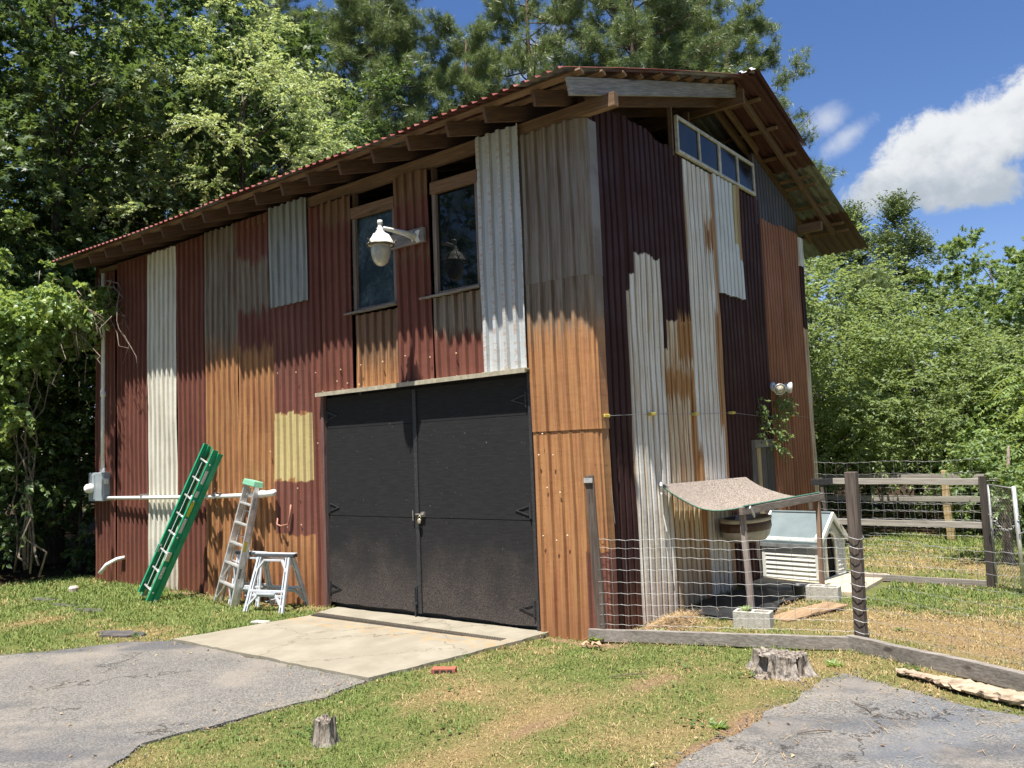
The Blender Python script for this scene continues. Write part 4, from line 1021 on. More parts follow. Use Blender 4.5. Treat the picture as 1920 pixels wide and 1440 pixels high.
def leaf_litter():
    m = simple('dry_leaf', (.42, .28, .17), .8, 0, .3, 12)
    rnd = random.Random(4); spots = [(.03, -.30, .09), (.10, -.24, .07)]
    for i, (x, y, s) in enumerate(spots):
        b = MB(); n = 9; c = Vector((x, y, float(gz(x, y))+.03)); vs = [c+Vector((0, 0, .015))]
        for k in range(n): a = 2*math.pi*k/n; rr_ = s*rnd.uniform(.5, 1.1); vs.append(c+Vector((math.cos(a)*rr_, math.sin(a)*rr_*.7, rnd.uniform(-.012, .03))))
        b.add(vs, [(0, k+1, (k+1) % n+1) for k in range(n)]); o = b.build('dry_leaf', m, None, origin=tuple(c)); tag(o, ['larger curled brown leaf on the grass at the shed corner', 'smaller brown leaf lying right of the larger one at the shed corner'][i], 'leaf', 'brown leaves at the corner')
leaf_litter()

# ---------------------------------------------------------------- canopy, dog house and pen
def canopy():
    t = thing('awning', 'sagging brown shade cloth awning with a green edge beside the gable wall', 'awning', (.6, 2.7, 0))
    n = 26; k = 30; vs = []; fs = []
    A0, A1 = Vector((.09, 1.36, 1.56)), Vector((.10, 3.95, 1.52)); B0, B1 = Vector((.92, 1.84, 1.27)), Vector((1.21, 3.72, 1.31))
    def cp(u, v): 
        p = A0.lerp(A1, v).lerp(B0.lerp(B1, v), u); sag = 4*u*(1-u)*(.15+.02*math.sin(v*5)); p = p.copy(); p.z -= sag; p.z += .008*math.sin(v*23+u*9)*u*(1-u)*4; return p
    for i in range(n+1):
        for j in range(k+1): vs.append(cp(i/n, j/k))
    for i in range(n):
        for j in range(k): fs.append((i*(k+1)+j, (i+1)*(k+1)+j, (i+1)*(k+1)+j+1, i*(k+1)+j+1))
    m, T, bs = new_mat('shade_cloth'); raw = T.node('ShaderNodeTexCoord').outputs['Object']
    na = T.noise(T.vmath('MULTIPLY', raw, (1, .35, 1)), 90, 4, .7, .6)
    c = T.mix(T.ramp(na, .42, .58), (.11, .085, .065), (.34, .29, .245)); c = T.mix(T.ramp(T.noise(raw, 5, 4), .5, .7, 0., .5), c, (.25, .21, .185))
    T.put(bs.inputs['Base Color'], c); bs.inputs['Roughness'].default_value = .95
    mb = MB(); mb.v = [tuple(v) for v in vs]; mb.f = fs; cl = mb.build('cloth', m, t)
    so_ = cl.modifiers.new('s', 'SOLIDIFY'); so_.thickness = .012
    ge = simple('green_edge', (.07, .18, .135), .7, 0, .2, 20)
    MB().tube([cp(i/n, 0)+Vector((0, -.004, -.002)) for i in range(n+1)], .009, 6).build('edging', ge, t)
    MB().tube([cp(1, j/k)+Vector((.008, 0, .004)) for j in range(k+1)], .009, 6).build('edging', ge, t)
    MB().beam(B0+Vector((-.02, -.05, -.055)), B1+Vector((.02, .06, -.055)), .045, .09, seg=3, wob=.003).build('front_beam', M_greywy, t, bevel=.004)
    MB().beam((.91, 1.92, -.02), (.87, 1.90, 1.26), .062, .062, upv=(0, 1, 0), seg=4, wob=.004).build('post', M_greywz2, t, bevel=.004)
    MB().beam((1.19, 3.64, .02), (1.20, 3.66, 1.25), .05, .085, upv=(0, 1, 0), seg=4, wob=.004).build('post', M_brownz, t, bevel=.004)
    MB().beam((.99, 1.98, 1.14), (.99, 1.86, 1.26), .04, .015, upv=(1, 0, 0)).build('bracket', M_alu, t); MB().box(1.13, 1.17, 3.5, 3.53, 1.1, 1.22).build('bracket', M_alu, t)
    st = MB().tube([(.12, 1.34, 1.57), (.13, 1.30, 1.45), (.11, 1.35, 1.2), (.13, 1.38, 1.0)], .012, 5); st.tube([(.10, 1.36, 1.60), (.14, 1.28, 1.55), (.12, 1.33, 1.46)], .014, 5); st.build('tie_cord', M_whitep, t)
M_greywz2 = wood('light_grey_post', (.22, .18, .155), (.36, .31, .28), 'z'); M_brownz = wood('brown_post', (.19, .115, .075), (.30, .20, .14), 'z')
canopy()
def cinder(cx, cy, z, rz, label, standing=False):
    """hollow two-cell block"""
    t = None; L, W_, H = .40, .19, .19; b = MB()
    def bx(*a): b.box(*a)
    bx(-L/2, L/2, -W_/2, -W_/2+.032, 0, H); bx(-L/2, L/2, W_/2-.032, W_/2, 0, H)
    for x in (-L/2, -.016, L/2-.032): bx(x, x+.032, -W_/2+.0321, W_/2-.0321, .001, H-.001)
    bx(-L/2+.0321, L/2-.0321, -W_/2+.0322, W_/2-.0322, .0, .12)
    M = Matrix.Rotation(rz, 4, 'Z'); b.v = [tuple(M @ Vector(p)) for p in b.v]
    o = b.build('cinder_block', M_block, None, bevel=.004); o.location = (cx, cy, z); tag(o, label, 'block', 'concrete blocks round the awning posts'); return o
cinder(1.18, 1.30, -.02, R(8), 'hollow concrete block with a small weed, at the foot of the near awning post')
cinder(1.32, 3.28, -.04, R(4), 'concrete block under the far awning post, left of the dog house front')
def pot():
    o = MB().lathe([(0, 0), (.055, 0), (.075, .17), (.085, .17), (.085, .2), (.07, .2), (.065, .17), (0, .16)], (0, 0, 0), 18).build('plant_pot', simple('black_plastic', (.03, .033, .04), .45), None, True)
    o.location = (1.05, 3.12, -.02); tag(o, 'small black plastic pot beside the far awning post', 'pot')
pot()
def doghouse():
    t = thing('dog_house', 'white plastic dog house with a blue grey roof and arched doorway', 'dog house', (.76, 4.2, .06))
    wm = simple('white_plastic', (.66, .66, .60), .42, 0, .06, 4, dirt=(.5, .47, .36), dirt_amt=.3)
    rm_ = simple('blue_grey_roof', (.13, .17, .18), .6, 0, .12, 5, dirt=(.20, .22, .21), dirt_amt=.45)
    bk = simple('charcoal_base', (.055, .06, .065), .5, 0, .2, 9)
    x0, x1, y0, y1, zb, ze, yr, zr = .36, 1.16, 3.78, 4.62, .13, .69, 4.20, 1.0
    MB().box(x0-.05, x1+.06, y0-.05, y1+.05, .05, .135).build('base', bk, t, bevel=.02)
    # lapped side boards facing the yard
    b = MB(); n = 9; dz = (ze-zb)/n
    for k in range(n):
        z = zb+k*dz; b.add([(x0+.03, y0-.014, z), (x1-.03, y0-.014, z), (x1-.03, y0+.004, z+dz), (x0+.03, y0+.004, z+dz), (x0+.03, y0+.03, z), (x1-.03, y0+.03, z), (x1-.03, y0+.03, z+dz), (x0+.03, y0+.03, z+dz)],
            [(0, 1, 2, 3), (4, 7, 6, 5), (0, 4, 5, 1), (2, 6, 7, 3), (0, 3, 7, 4), (1, 5, 6, 2)])
    b.build('side_wall', wm, t)
    MB().box(x0, x1, y1-.03, y1, zb, ze).build('side_wall', wm, t); 
    MB().prism([(x0, y0, zb), (x0, y1, zb), (x0, y1, ze), (x0, yr, zr-.05), (x0, y0, ze)], (.03, 0, 0)).build('back_wall', wm, t)
    # front wall with the arched doorway: boards left and right of it, gable above
    f = MB(); yd0, yd1, zd = 4.02, 4.34, .60
    arch = lambda z: 0 if z <= zd else None
    for k in range(n+1):
        z = zb+k*dz; z2 = min(z+dz, ze+.02)
        for a, c in ((y0+.03, yd0-.03), (yd1+.03, y1-.03)):
            if k == n: continue
            f.add([(x1+.016, a, z), (x1+.016, c, z), (x1-.004, c, z2), (x1-.004, a, z2), (x1-.03, a, z), (x1-.03, c, z), (x1-.03, c, z2), (x1-.03, a, z2)],
                [(0, 1, 2, 3), (4, 7, 6, 5), (0, 4, 5, 1), (2, 6, 7, 3), (0, 3, 7, 4), (1, 5, 6, 2)])
    ya = (yd0+yd1)/2; ra = (yd1-yd0)/2; N = 10
    ap = [(ya-ra*math.cos(math.pi*i/N), zd+ra*.95*math.sin(math.pi*i/N)) for i in range(N+1)]
    # gable piece = polygon strip between roof line and the arch
    def roofz(y): return ze+(zr-.05-ze)*(1-abs(y-yr)/((y1-y0)/2))
    xs = [y0]+[p[0] for p in ap]+[y1]; lo = [ze]+[max(p[1], zd) for p in ap]+[ze]
    vs = []; fs = []
    for yy, l in zip(xs, lo):
        h = max(roofz(yy), l+.002); vs += [(x1-.028, yy, min(l, h)), (x1-.028, yy, h), (x1+.004, yy, min(l, h)), (x1+.004, yy, h)]
    for i in range(len(xs)-1): q = i*4; fs += [(q+2, q+6, q+7, q+3), (q, q+1, q+5, q+4), (q, q+4, q+6, q+2), (q+1, q+3, q+7, q+5)]
    f.add(vs, fs); f.build('front_wall', wm, t)
    fr = MB().tube([(x1+.012, yd0, zb)]+[(x1+.012, p[0], p[1]) for p in ap]+[(x1+.012, yd1, zb)], .024, 8); fr.build('door_frame', wm, t, True)
    MB().box(x0+.04, x0+.05, y0+.03, y1-.03, zb, ze).build('inner_lining', M_black, t)
    for yy in (y0, y1):
        MB().beam((x1, yy+(.012 if yy == y0 else -.012), zb), (x1, yy+(.012 if yy == y0 else -.012), ze), .06, .045, upv=(0, 1, 0)).build('corner_trim', wm, t, bevel=.006)
    MB().beam((x0, y0+.012, zb), (x0, y0+.012, ze), .05, .045, upv=(0, 1, 0)).build('corner_trim', wm, t, bevel=.006)
    ov = .022
    for sgn in (-1, 1):
        ye = yr+sgn*((y1-y0)/2+ov); zee = ze-.05*1.0-.02
        r_ = MB().prism([(x0-.05, yr, zr), (x0-.05, ye, zee+.02), (x0-.05, ye, zee-.03), (x0-.05, yr, zr-.05)], (x1-x0+.10, 0, 0)); r_.build('roof', rm_, t, bevel=.004)
        for xx in (x0-.085, x1+.05):
            MB().prism([(xx, yr, zr+.018), (xx, ye-sgn*-.01, zee+.03), (xx, ye-sgn*-.01, zee-.045), (xx, yr, zr-.07)], (.035, 0, 0)).build('barge_board', wm, t, bevel=.004)
        MB().beam((x0-.03, ye, zee-.04), (x1+.03, ye, zee-.04), .03, .05).build('eave_trim', simple('grey_trim', (.22, .23, .23), .5), t)
    MB().tube([(x0-.05, yr, zr+.005), (x1+.05, yr, zr+.005)], .018, 8).build('ridge_cap', rm_, t)
    t.location = (.57, 4.80, -.04); t.rotation_euler = (0, 0, R(-7)); t.scale = (1.03, 1.03, 1.05)
doghouse()
o = MB().box(.1, 1.62, 3.66, 5.4, -.06, .03).build('concrete_pad', simple('yard_concrete', (.46, .40, .28), .9, 0, .2, 6, bump=.3), None, bevel=.01, origin=(1, 4.2, -.06)); tag(o, 'low buff concrete pad carrying the dog house', 'concrete pad')
def tub():
    t = thing('hanging_tub', 'oval white and brown tub hanging under the awning on the gable wall', 'tub', (.3, 3.35, .9))
    wm = simple('tub_cream', (.50, .46, .38), .5, 0, .15, 9); br = simple('tub_brown', (.10, .05, .03), .5, 0, .3, 12)
    def ring(prof, name, mt):
        n = 36; vs = []; fs = []
        for r_, z in prof:
            for j in range(n): a = 2*math.pi*j/n; vs.append((.33+r_*.52*math.cos(a), 3.30+r_*math.sin(a)*1.0, .86+z))
        for i in range(len(prof)-1):
            for j in range(n): fs.append((i*n+j, i*n+(j+1) % n, (i+1)*n+(j+1) % n, (i+1)*n+j))
        if prof[0][0] < .4: fs.append(tuple(range(n-1, -1, -1)))
        mb = MB(); mb.v = vs; mb.f = fs; return mb.build(name, mt, t, True)
    ring([(.30, -.17), (.42, -.16), (.50, -.10), (.54, -.02), (.52, .0)], 'bowl', wm)
    ring([(.54, -.02), (.56, .01), (.55, .09), (.52, .10)], 'band', br); ring([(.52, .09), (.56, .10), (.57, .14), (.50, .15), (.46, .05), (.3, -.1)], 'rim', wm)
    MB().lathe([(0, 0), (.035, 0), (.04, .015), (0, .03)], (.50, 2.84, .89), 14, Matrix.Rotation(R(60), 3, 'X')).build('knob', M_whitep, t, True)
    MB().box(.02, .10, 3.1, 3.5, .78, 1.0).build('bracket', M_black, t)
tub()
def mat_and_boards():
    m = simple('black_sheet', (.018, .019, .021), .55, 0, .4, 6, bump=1, bscale=8)
    n = 24; vs = []; fs = []
    for i in range(n+1):
        for j in range(n+1):
            u, v = i/n, j/n; x = .12+u*.95+.06*math.sin(v*9); y = 1.55+v*1.95+.05*math.sin(u*8)
            vs.append((x, y, float(gz(x, y))+.012+.03*float(fbm(x*4, y*4, 8))+.02*abs(math.sin(x*11+y*7))))
    for i in range(n):
        for j in range(n): a = i*(n+1)+j; fs.append((a, a+n+1, a+n+2, a+1))
    mb = MB(); mb.v = vs; mb.f = fs; o = mb.build('ground_sheet', m, None, True, origin=(.6, 2.5, 0)); tag(o, 'crumpled black plastic sheet on the ground under the awning', 'plastic sheet')
    o = MB().beam((1.28, 1.75, .0), (1.62, 2.85, .02), .30, .02, seg=2, wob=.006).build('board', wood('fallen_board', (.25, .16, .09), (.38, .26, .15), 'y'), None, bevel=.003, origin=(1.4, 2.3, 0)); tag(o, 'old brown board lying beside the black sheet', 'board')
mat_and_boards()

# ---------------------------------------------------------------- fences
def woven(t, A, B, z0, zs, step, r=.0016, seed=1, sag=.02, ext=0):
    """woven stock wire between two ground points; horizontals at heights zs, stays every step"""
    rnd = random.Random(seed); A = Vector((*A, 0)); B = Vector((*B, 0)); L = (B-A).length; n = max(4, int(L/.075)); mb = MB()
    off = {z: rnd.uniform(-.006, .006) for z in zs}; ph = rnd.uniform(0, 6)
    nn = Vector((-(B-A).y, (B-A).x, 0)).normalized()
    def pt(f, z):
        return A.lerp(B, f)+Vector((0, 0, z0+z-sag*4*f*(1-f)*(z/zs[-1])+.010*math.sin(f*L*5.2+ph)*(z/zs[-1])))+nn*(.012*math.sin(f*L*2.1+z*3+ph))
    for z in zs:
        rr_ = r*1.35 if z in (zs[0], zs[-1]) else r
        mb.tube([pt(i/n, z+off[z])+Vector((0, 0, .005 if i % 2 else -.004)) for i in range(n+1)], rr_, 4, False)
    k = int(L/step)
    for i in range(1, k+1):
        f = i*step/L; j = rnd.uniform(-.004, .004)
        mb.tube([pt(min(1, f+j*(q % 2)), z) for q, z in enumerate(zs)], r, 4, False)
    return mb.build('wire_mesh', M_galv, t)
def pen_fence():
    t = thing('wire_fence', 'low woven wire fence on dark timber posts running from the shed corner past the stump', 'fence', (2.44, .86, 0))
    zs = [.06, .16, .27, .38, .49, .61, .74, .87, .97, 1.06]
    woven(t, (.03, -.02), (2.40, .80), 0.0, zs, .152, seed=2)
    woven(t, (2.47, .86), (6.3, -.86), 0.0, zs, .152, seed=5)
    M = wood('dark_post', (.07, .052, .042), (.14, .11, .09), 'z')
    MB().beam((2.445, .86, -.1), (2.455, .86, 1.70), .105, .105, upv=(0, 1, 0), seg=6, wob=.004).build('post', M, t, bevel=.006)
    MB().beam((.03, .03, -.05), (-.03, .02, 1.74), .11, .10, upv=(0, 1, 0), seg=6, wob=.004).build('post', M, t, bevel=.006)
    MB().box(-.10, .02, -.05, -.03, 1.66, 1.71).build('bracket', M_alu, t)
    B1 = MB().beam((-.10, -.07, .045), (2.36, .745, .06), .05, .13, seg=8, wob=.006); B1.build('bottom_board', M_greywx, t, bevel=.006)
    B2 = MB().beam((2.34, .77, .06), (4.2, -.05, .06), .07, .15, seg=8, wob=.008); B2.beam((4.21, -.055, .06), (6.4, -1.05, .06), .07, .15); B2.build('bottom_board', M_greywx, t, bevel=.006)
    # wire wraps on the big post
    wr = MB()
    for z in zs: wr.tube([Vector((2.45, .86, z))+Vector((math.cos(a)*.078, math.sin(a)*.078, .012*math.sin(a*2))) for a in [2*math.pi*i/12 for i in range(13)]], .0035, 4)
    wr.build('wire_wraps', M_galv, t)
pen_fence()
def rail_fence():
    t = thing('rail_fence', 'grey two rail fence with woven wire behind the dog house', 'fence', (2.9, 4.93, 0))
    MB().beam((1.03, 4.93, 1.40), (2.96, 4.93, 1.375), .035, .085, seg=4, wob=.004).build('rail', M_palerail, t, bevel=.004)
    MB().beam((.70, 4.97, 1.385), (1.05, 4.965, 1.39), .04, .09).build('rail', M_black, t, bevel=.004)  # shaded end of the top rail, its shade put into the black colour
    MB().beam((.85, 4.93, .81), (2.96, 4.93, .80), .035, .085, seg=4, wob=.004).build('rail', M_palerail, t, bevel=.004)
    MB().beam((1.2, 4.94, .03), (2.95, 4.94, .03), .04, .09, seg=4, wob=.004).build('bottom_board', M_greywx, t, bevel=.004)
    MB().beam((2.97, 4.93, -.1), (2.97, 4.93, 1.45), .085, .085, upv=(0, 1, 0)).build('post', wood('dark_gate_post', (.04, .032, .027), (.08, .065, .055), 'z'), t, bevel=.005)
    MB().beam((.93, 4.98, 0), (.84, 4.98, 1.45), .04, .04, upv=(0, 1, 0)).build('brace', M_greywz, t)
    woven(t, (.75, 4.96), (2.95, 4.96), .0, [.2, .35, .5, .62, .74, .86, .98, 1.1, 1.22, 1.5, 1.68], .16, .0013, 9, .01)
rail_fence()
def gate():
    t = thing('chain_link_gate', 'grey chain link gate standing open beside the rail fence', 'gate', (3.0, 4.9, 0))
    A = Vector((3.04, 4.88, 0)); B = Vector((3.40, 4.45, 0)); z0, z1 = .06, 1.34
    g = MB(); g.tube([B+Vector((0, 0, -.05)), B+Vector((-.02, 0, z1))], .026, 10); g.build('tube_post', M_alu, t, True)
    f = MB(); f.tube([A+Vector((0, 0, z0)), A+Vector((0, 0, z1))], .017, 8); f.tube([A+Vector((0, 0, z1)), B+Vector((0, 0, z1-.03))], .010, 8); f.build('frame', M_galv, t, True)
    w_ = MB(); L = (B-A).length; d = (B-A).normalized(); s = .055; n = int(L/s)
    for i in range(-int((z1-z0)/s), n+1):
        for sg in (1, -1):
            pts = []
            k0 = int((z1-z0)/s)
            for k in range(k0+1):
                a = i*s+k*s if sg > 0 else (n*s-(i*s+k*s)); z = z0+k*s
                if 0 <= a <= L: pts.append(A+d*a+Vector((0, 0, z))+Vector((.3, .5, 0))*.006*((k % 2)*2-1))
            if len(pts) > 1: w_.tube(pts, .0021, 3, False)
    w_.build('chain_mesh', simple('dull_wire', (.30, .30, .28), .6, .3, .2, 20), t)
    c = MB(); k = 16
    for i in range(k):
        f_ = i/(k-1); p = Vector((3.05, 4.78, .93)).lerp(Vector((3.42, 4.42, .93)), f_)+Vector((0, 0, -.18*4*f_*(1-f_)+.03))
        rg = .018; ax = (Vector((1, -1, 0)).normalized() if i % 2 else Vector((0, 0, 1)))
        ay = Vector((1, -1, 0)).normalized().cross(Vector((0, 0, 1))) if not i % 2 else Vector((0, 0, 1))
        dd = Vector((.7, -.7, 0)).normalized()
        c.tube([p+dd*math.cos(a)*rg*1.2+(Vector((0, 0, 1)) if i % 2 else Vector((.7, .7, 0)))*math.sin(a)*rg for a in [2*math.pi*q/8 for q in range(9)]], .0055, 5, False)
    c.build('chain', M_galv, t)
    MB().tube([(3.40, 4.42, .75), (3.46, 4.40, .78), (3.50, 4.40, .86), (3.50, 4.40, .95)], .012, 6).build('latch', M_galv, t)
gate()
def back_fence():
    t = thing('pasture_fence', 'far grey rail fence with a yellowish post in front of the bushes', 'fence', (1.6, 10.1, 0))
    z = float(gz(1.6, 10.1))
    MB().beam((1.58, 10.08, z-.1), (1.55, 10.08, z+1.32), .13, .13, upv=(0, 1, 0), seg=5, wob=.01).build('post', M_lightz, t, bevel=.01)
    for x in (4.2, -1.1, 6.8): MB().beam((x, 10.1, z-.1), (x, 10.1, z+1.35), .12, .12, upv=(0, 1, 0)).build('post', M_greywz, t, bevel=.01)
    for zz in (.78, 1.2):
        MB().beam((-1.2, 10.02, z+zz+.02), (7, 10.02, z+zz-.02), .035, .10, seg=6, wob=.01).build('rail', M_palerail, t)
    woven(t, (-1.2, 10.0), (7, 10.0), z, [.1, .25, .4, .55, .7, .85, 1.0, 1.15], .2, .002, 4)
back_fence()
# ---------------------------------------------------------------- vegetation
def leaf_mat(name, c0, c1, c2, trans=.35, rough=.45, spec=.45):
    """leaf colours vary from leaf to leaf and from clump to clump"""
    m, T, b = new_mat(name)
    rnd = T.node('ShaderNodeNewGeometry').outputs['Random Per Island']
    raw = T.node('ShaderNodeTexCoord').outputs['Object']
    n = T.noise(raw, .9, 3, .6)
    c = T.mix(rnd, c0, c1); c = T.mix(T.ramp(T.math('ADD', n, T.math('MULTIPLY', T.math('SUBTRACT', rnd, .5), .35)), .5, .72, 0., .8), c, c2)
    T.put(b.inputs['Base Color'], c); b.inputs['Roughness'].default_value = rough; b.inputs['Specular IOR Level'].default_value = spec
    if trans:
        tr = T.node('ShaderNodeBsdfTranslucent'); T.put(tr.inputs['Color'], T.mix(.5, c, (min(1, c1[0]*1.9), min(1, c1[1]*1.7), c1[2]*.6)))
        ms = T.node('ShaderNodeMixShader'); ms.inputs[0].default_value = trans
        T.l.new(b.outputs[0], ms.inputs[1]); T.l.new(tr.outputs[0], ms.inputs[2])
        T.l.new(ms.outputs[0], m.node_tree.nodes['Material Output'].inputs['Surface'])
    return m
def bark(name, c0, c1):
    m, T, b = new_mat(name); raw = T.node('ShaderNodeTexCoord').outputs['Object']
    n = T.noise(T.vmath('MULTIPLY', raw, (1, 1, .22)), 18, 6, .7)
    T.put(b.inputs['Base Color'], T.mix(T.ramp(n, .35, .65), c0, c1)); b.inputs['Roughness'].default_value = .95
    bn = T.node('ShaderNodeBump'); bn.inputs['Strength'].default_value = 1; bn.inputs['Distance'].default_value = .04; T.put(bn.inputs['Height'], n); T.put(b.inputs['Normal'], bn.outputs[0]); return m
BARK = bark('grey_bark', (.035, .028, .022), (.12, .10, .08)); PBARK = bark('pine_bark', (.045, .028, .02), (.17, .11, .075))
VBARK = bark('vine_bark', (.14, .11, .08), (.34, .28, .22))
def unit(a): return a/np.maximum(np.linalg.norm(a, axis=-1, keepdims=True), 1e-9)
def leaves(pos, d, nrm, ln, wd, fold=.25, notch=False):
    """pos (N,3) leaf bases; d tip direction; nrm normal -> verts, tris; folded diamond leaves"""
    N = len(pos); s = unit(np.cross(d, nrm)); n = unit(np.cross(s, d)); ln = np.reshape(ln, (-1, 1))*np.ones((N, 1)); wd = np.reshape(wd, (-1, 1))*np.ones((N, 1))
    mid = pos+d*ln*.42
    v = np.stack([pos, mid-s*wd*.5+n*wd*fold, pos+d*ln-n*ln*.12, mid+s*wd*.5+n*wd*fold], 1)
    i = np.arange(N)[:, None]*4
    f = np.concatenate([i+np.array([0, 2, 1]), i+np.array([0, 3, 2])], 0)
    return v.reshape(-1, 3), f
def star_leaves(pos, d, nrm, ln, rng):
    """five-lobed leaves: fan of five narrow lobes from one point"""
    N = len(pos); s = unit(np.cross(d, nrm)); n = unit(np.cross(s, d)); V = [pos]; 
    angs = [-1.35, -1.0, -.72, -.35, 0, .35, .72, 1.0, 1.35]; rad = [.62, .38, .85, .42, 1., .42, .85, .38, .62]
    for a, r_ in zip(angs, rad): V.append(pos+(d*math.cos(a)+s*math.sin(a))*ln[:, None]*r_-n*(abs(a)*.10*ln[:, None]))
    v = np.stack(V, 1); k = len(V); i = np.arange(N)[:, None]*k
    f = np.concatenate([i+np.array([0, q+1, q]) for q in range(1, k-1)], 0)
    return v.reshape(-1, 3), f
def spray_clumps(rng, C, Rc, twigs, per, lsz, droop=.3, flat=1., upb=.35, star=False, tw_len=(.5, 1.0), asp=.6, outw=None):
    """C (n,3) clump centres, Rc radii; twigs radiate from each clump and carry leaves on both sides"""
    n = len(C); K = n*twigs
    c = np.repeat(C, twigs, 0); r_ = np.repeat(Rc, twigs)[:, None]
    d = rng.normal(size=(K, 3)); d[:, 2] = d[:, 2]*flat+upb
    if outw is not None: d += np.repeat(outw, twigs, 0)*.9
    d = unit(d); st = c+d*r_*rng.uniform(0, .45, (K, 1)); L = r_*rng.uniform(tw_len[0], tw_len[1], (K, 1))
    t = rng.uniform(.08, 1, (K, per)); P_ = st[:, None, :]+d[:, None, :]*(L*t)[:, :, None]
    P_[:, :, 2] -= droop*(t**2)*L
    tw = d[:, None, :]*np.ones((1, per, 1)); tw[:, :, 2] -= droop*t
    tw = unit(tw).reshape(-1, 3); P_ = P_.reshape(-1, 3); M = len(P_)
    side = unit(np.cross(tw, np.array([0, 0, 1.])+rng.normal(size=(M, 3))*.15))*np.where(rng.random((M, 1)) < .5, -1, 1)
    ld = unit(tw*rng.uniform(.3, .9, (M, 1))+side*rng.uniform(.4, 1, (M, 1))+np.array([0, 0, -.28])+rng.normal(size=(M, 3))*.22)
    nr = unit(np.array([0, 0, .8])+rng.normal(size=(M, 3))*.75)
    s = lsz*rng.uniform(.65, 1.25, M)
    if star: return star_leaves(P_, ld, nr, s, rng)
    return leaves(P_, ld, nr, s, s*asp)
def crown_points(rng, n, rx, ry, rz, zc, shell=.55, lump=.25, seed=0, cone=0):
    u = unit(rng.normal(size=(n*3, 3))); rr_ = rng.uniform(shell, 1, (n*3, 1))**.7
    k = 1+lump*np.sin(u[:, :1]*5+seed)*np.cos(u[:, 1:2]*4+u[:, 2:]*5+seed*2)
    p = u*rr_*k; 
    if cone: p[:, :2] *= (1-cone*(p[:, 2:]+1)/2)
    p = p*np.array([rx, ry, rz]); p[:, 2] += zc
    keep = [0]
    # spread them: drop the closest ones
    sel = p[:n*3]; out = []
    mind = (4*rx*ry*rz/n)**(1/3)*.62
    for q in sel:
        if all((q[0]-o[0])**2+(q[1]-o[1])**2+(q[2]-o[2])**2 > mind**2 for o in out[-400:]): out.append(q)
        if len(out) >= n: break
    return np.array(out)
def limb_mesh(rng, H, r0, C, n_limb, lean=(0, 0), z0=.25, zt=.95):
    mb = MB(); pts = []; k = 9; wob = rng.normal(size=(k+1, 2))*.10
    for i in range(k+1):
        f = i/k; pts.append(Vector((lean[0]*f+wob[i][0]*f*H*.06, lean[1]*f+wob[i][1]*f*H*.06, H*zt*f-.15)))
    mb.tube(pts, [r0*(1.25 if i == 0 else 1)*(1-.85*i/k) for i in range(k+1)], 9)
    idx = rng.permutation(len(C))[:n_limb]
    for q in idx:
        c = Vector(C[q]); f = min(.92, max(z0, (c.z-.35*(Vector((c.x, c.y)).length))/(H*zt))); i = f*k; j = min(int(i), k-1); s = pts[j].lerp(pts[j+1], i-j)
        mid = s.lerp(c, .5)+Vector((*(rng.normal(size=2)*.12), .10*(c-s).length)); r_ = r0*(1-.8*f)*.5
        mb.tube([s, s.lerp(mid, .5)+Vector((0, 0, .03)), mid, mid.lerp(c, .5), c], [r_, r_*.8, r_*.6, r_*.42, r_*.15], 5)
    return mb
def broadleaf(name, label, loc, seed, H, rx, rz_c, zc, nc, mat, lsz=.13, twigs=22, per=15, star=False, flat=1., droop=.3, r0=.16, bm=None, clump=(.7, 1.15), cat='tree', group=None, lean=(0, 0), asp=.6, ry=None, cone=0, upb=.35, shell=.5, limbs=26, lump=.25):
    rng = np.random.default_rng(seed); t = thing(name, label, cat, loc, 0, group)
    if cone > .7:
        f_ = rng.random(nc)**1.25; a_ = rng.uniform(0, 6.283, nc); w_ = rx*(1-f_)**.85*rng.uniform(.35, 1.05, nc); C = np.stack([np.cos(a_)*w_, np.sin(a_)*w_, H*(.08+.9*f_)], 1); clump = (clump[0]*.8, clump[1]*.75)
    else: C = crown_points(rng, nc, rx, ry or rx, rz_c, zc, shell, lump, seed, cone)
    C = C+np.array([lean[0]*.7, lean[1]*.7, 0])
    Rc = rng.uniform(clump[0], clump[1], len(C)); out = unit((C-np.array([0, 0, zc]))*np.array([1, 1, .6]))
    v, f = spray_clumps(rng, C, Rc, twigs, per, lsz, droop, flat, upb, star, asp=asp, outw=out)
    np_mesh('crown', v, f, mat, t, local=True)
    limb_mesh(rng, H, r0, C, min(limbs, len(C)), lean).build('trunk', bm or BARK, t, True, local=True)
    return t
def place(t, loc, rz, label, s=1.0):
    c = copy_tree(t); c.location = loc; c.rotation_euler = (0, 0, rz); c.scale = (s, s, s); c['label'] = label; return c

LDARK = leaf_mat('dark_leaf', (.04, .078, .03), (.10, .16, .06), (.17, .24, .075), .42)
LBRI = leaf_mat('bright_leaf', (.22, .31, .16), (.40, .49, .28), (.41, .49, .27), .42, .38, .5)
LMID = leaf_mat('mid_leaf', (.11, .18, .065), (.23, .32, .13), (.26, .34, .14), .4)
LOLIVE = leaf_mat('olive_leaf', (.14, .205, .095), (.29, .375, .18), (.29, .37, .15), .46, .45)
LYEL = leaf_mat('yellow_green_leaf', (.09, .16, .02), (.20, .27, .04), (.24, .28, .05), .4)
LVINE = leaf_mat('vine_leaf', (.11, .20, .06), (.30, .40, .16), (.34, .42, .17), .4, .35, .5)
LPINE = leaf_mat('pine_needles', (.07, .115, .05), (.20, .27, .11), (.32, .38, .15), .25, .4, .5)
LCED = leaf_mat('cedar_leaf', (.09, .14, .055), (.20, .26, .10), (.24, .28, .09), .15, .6)

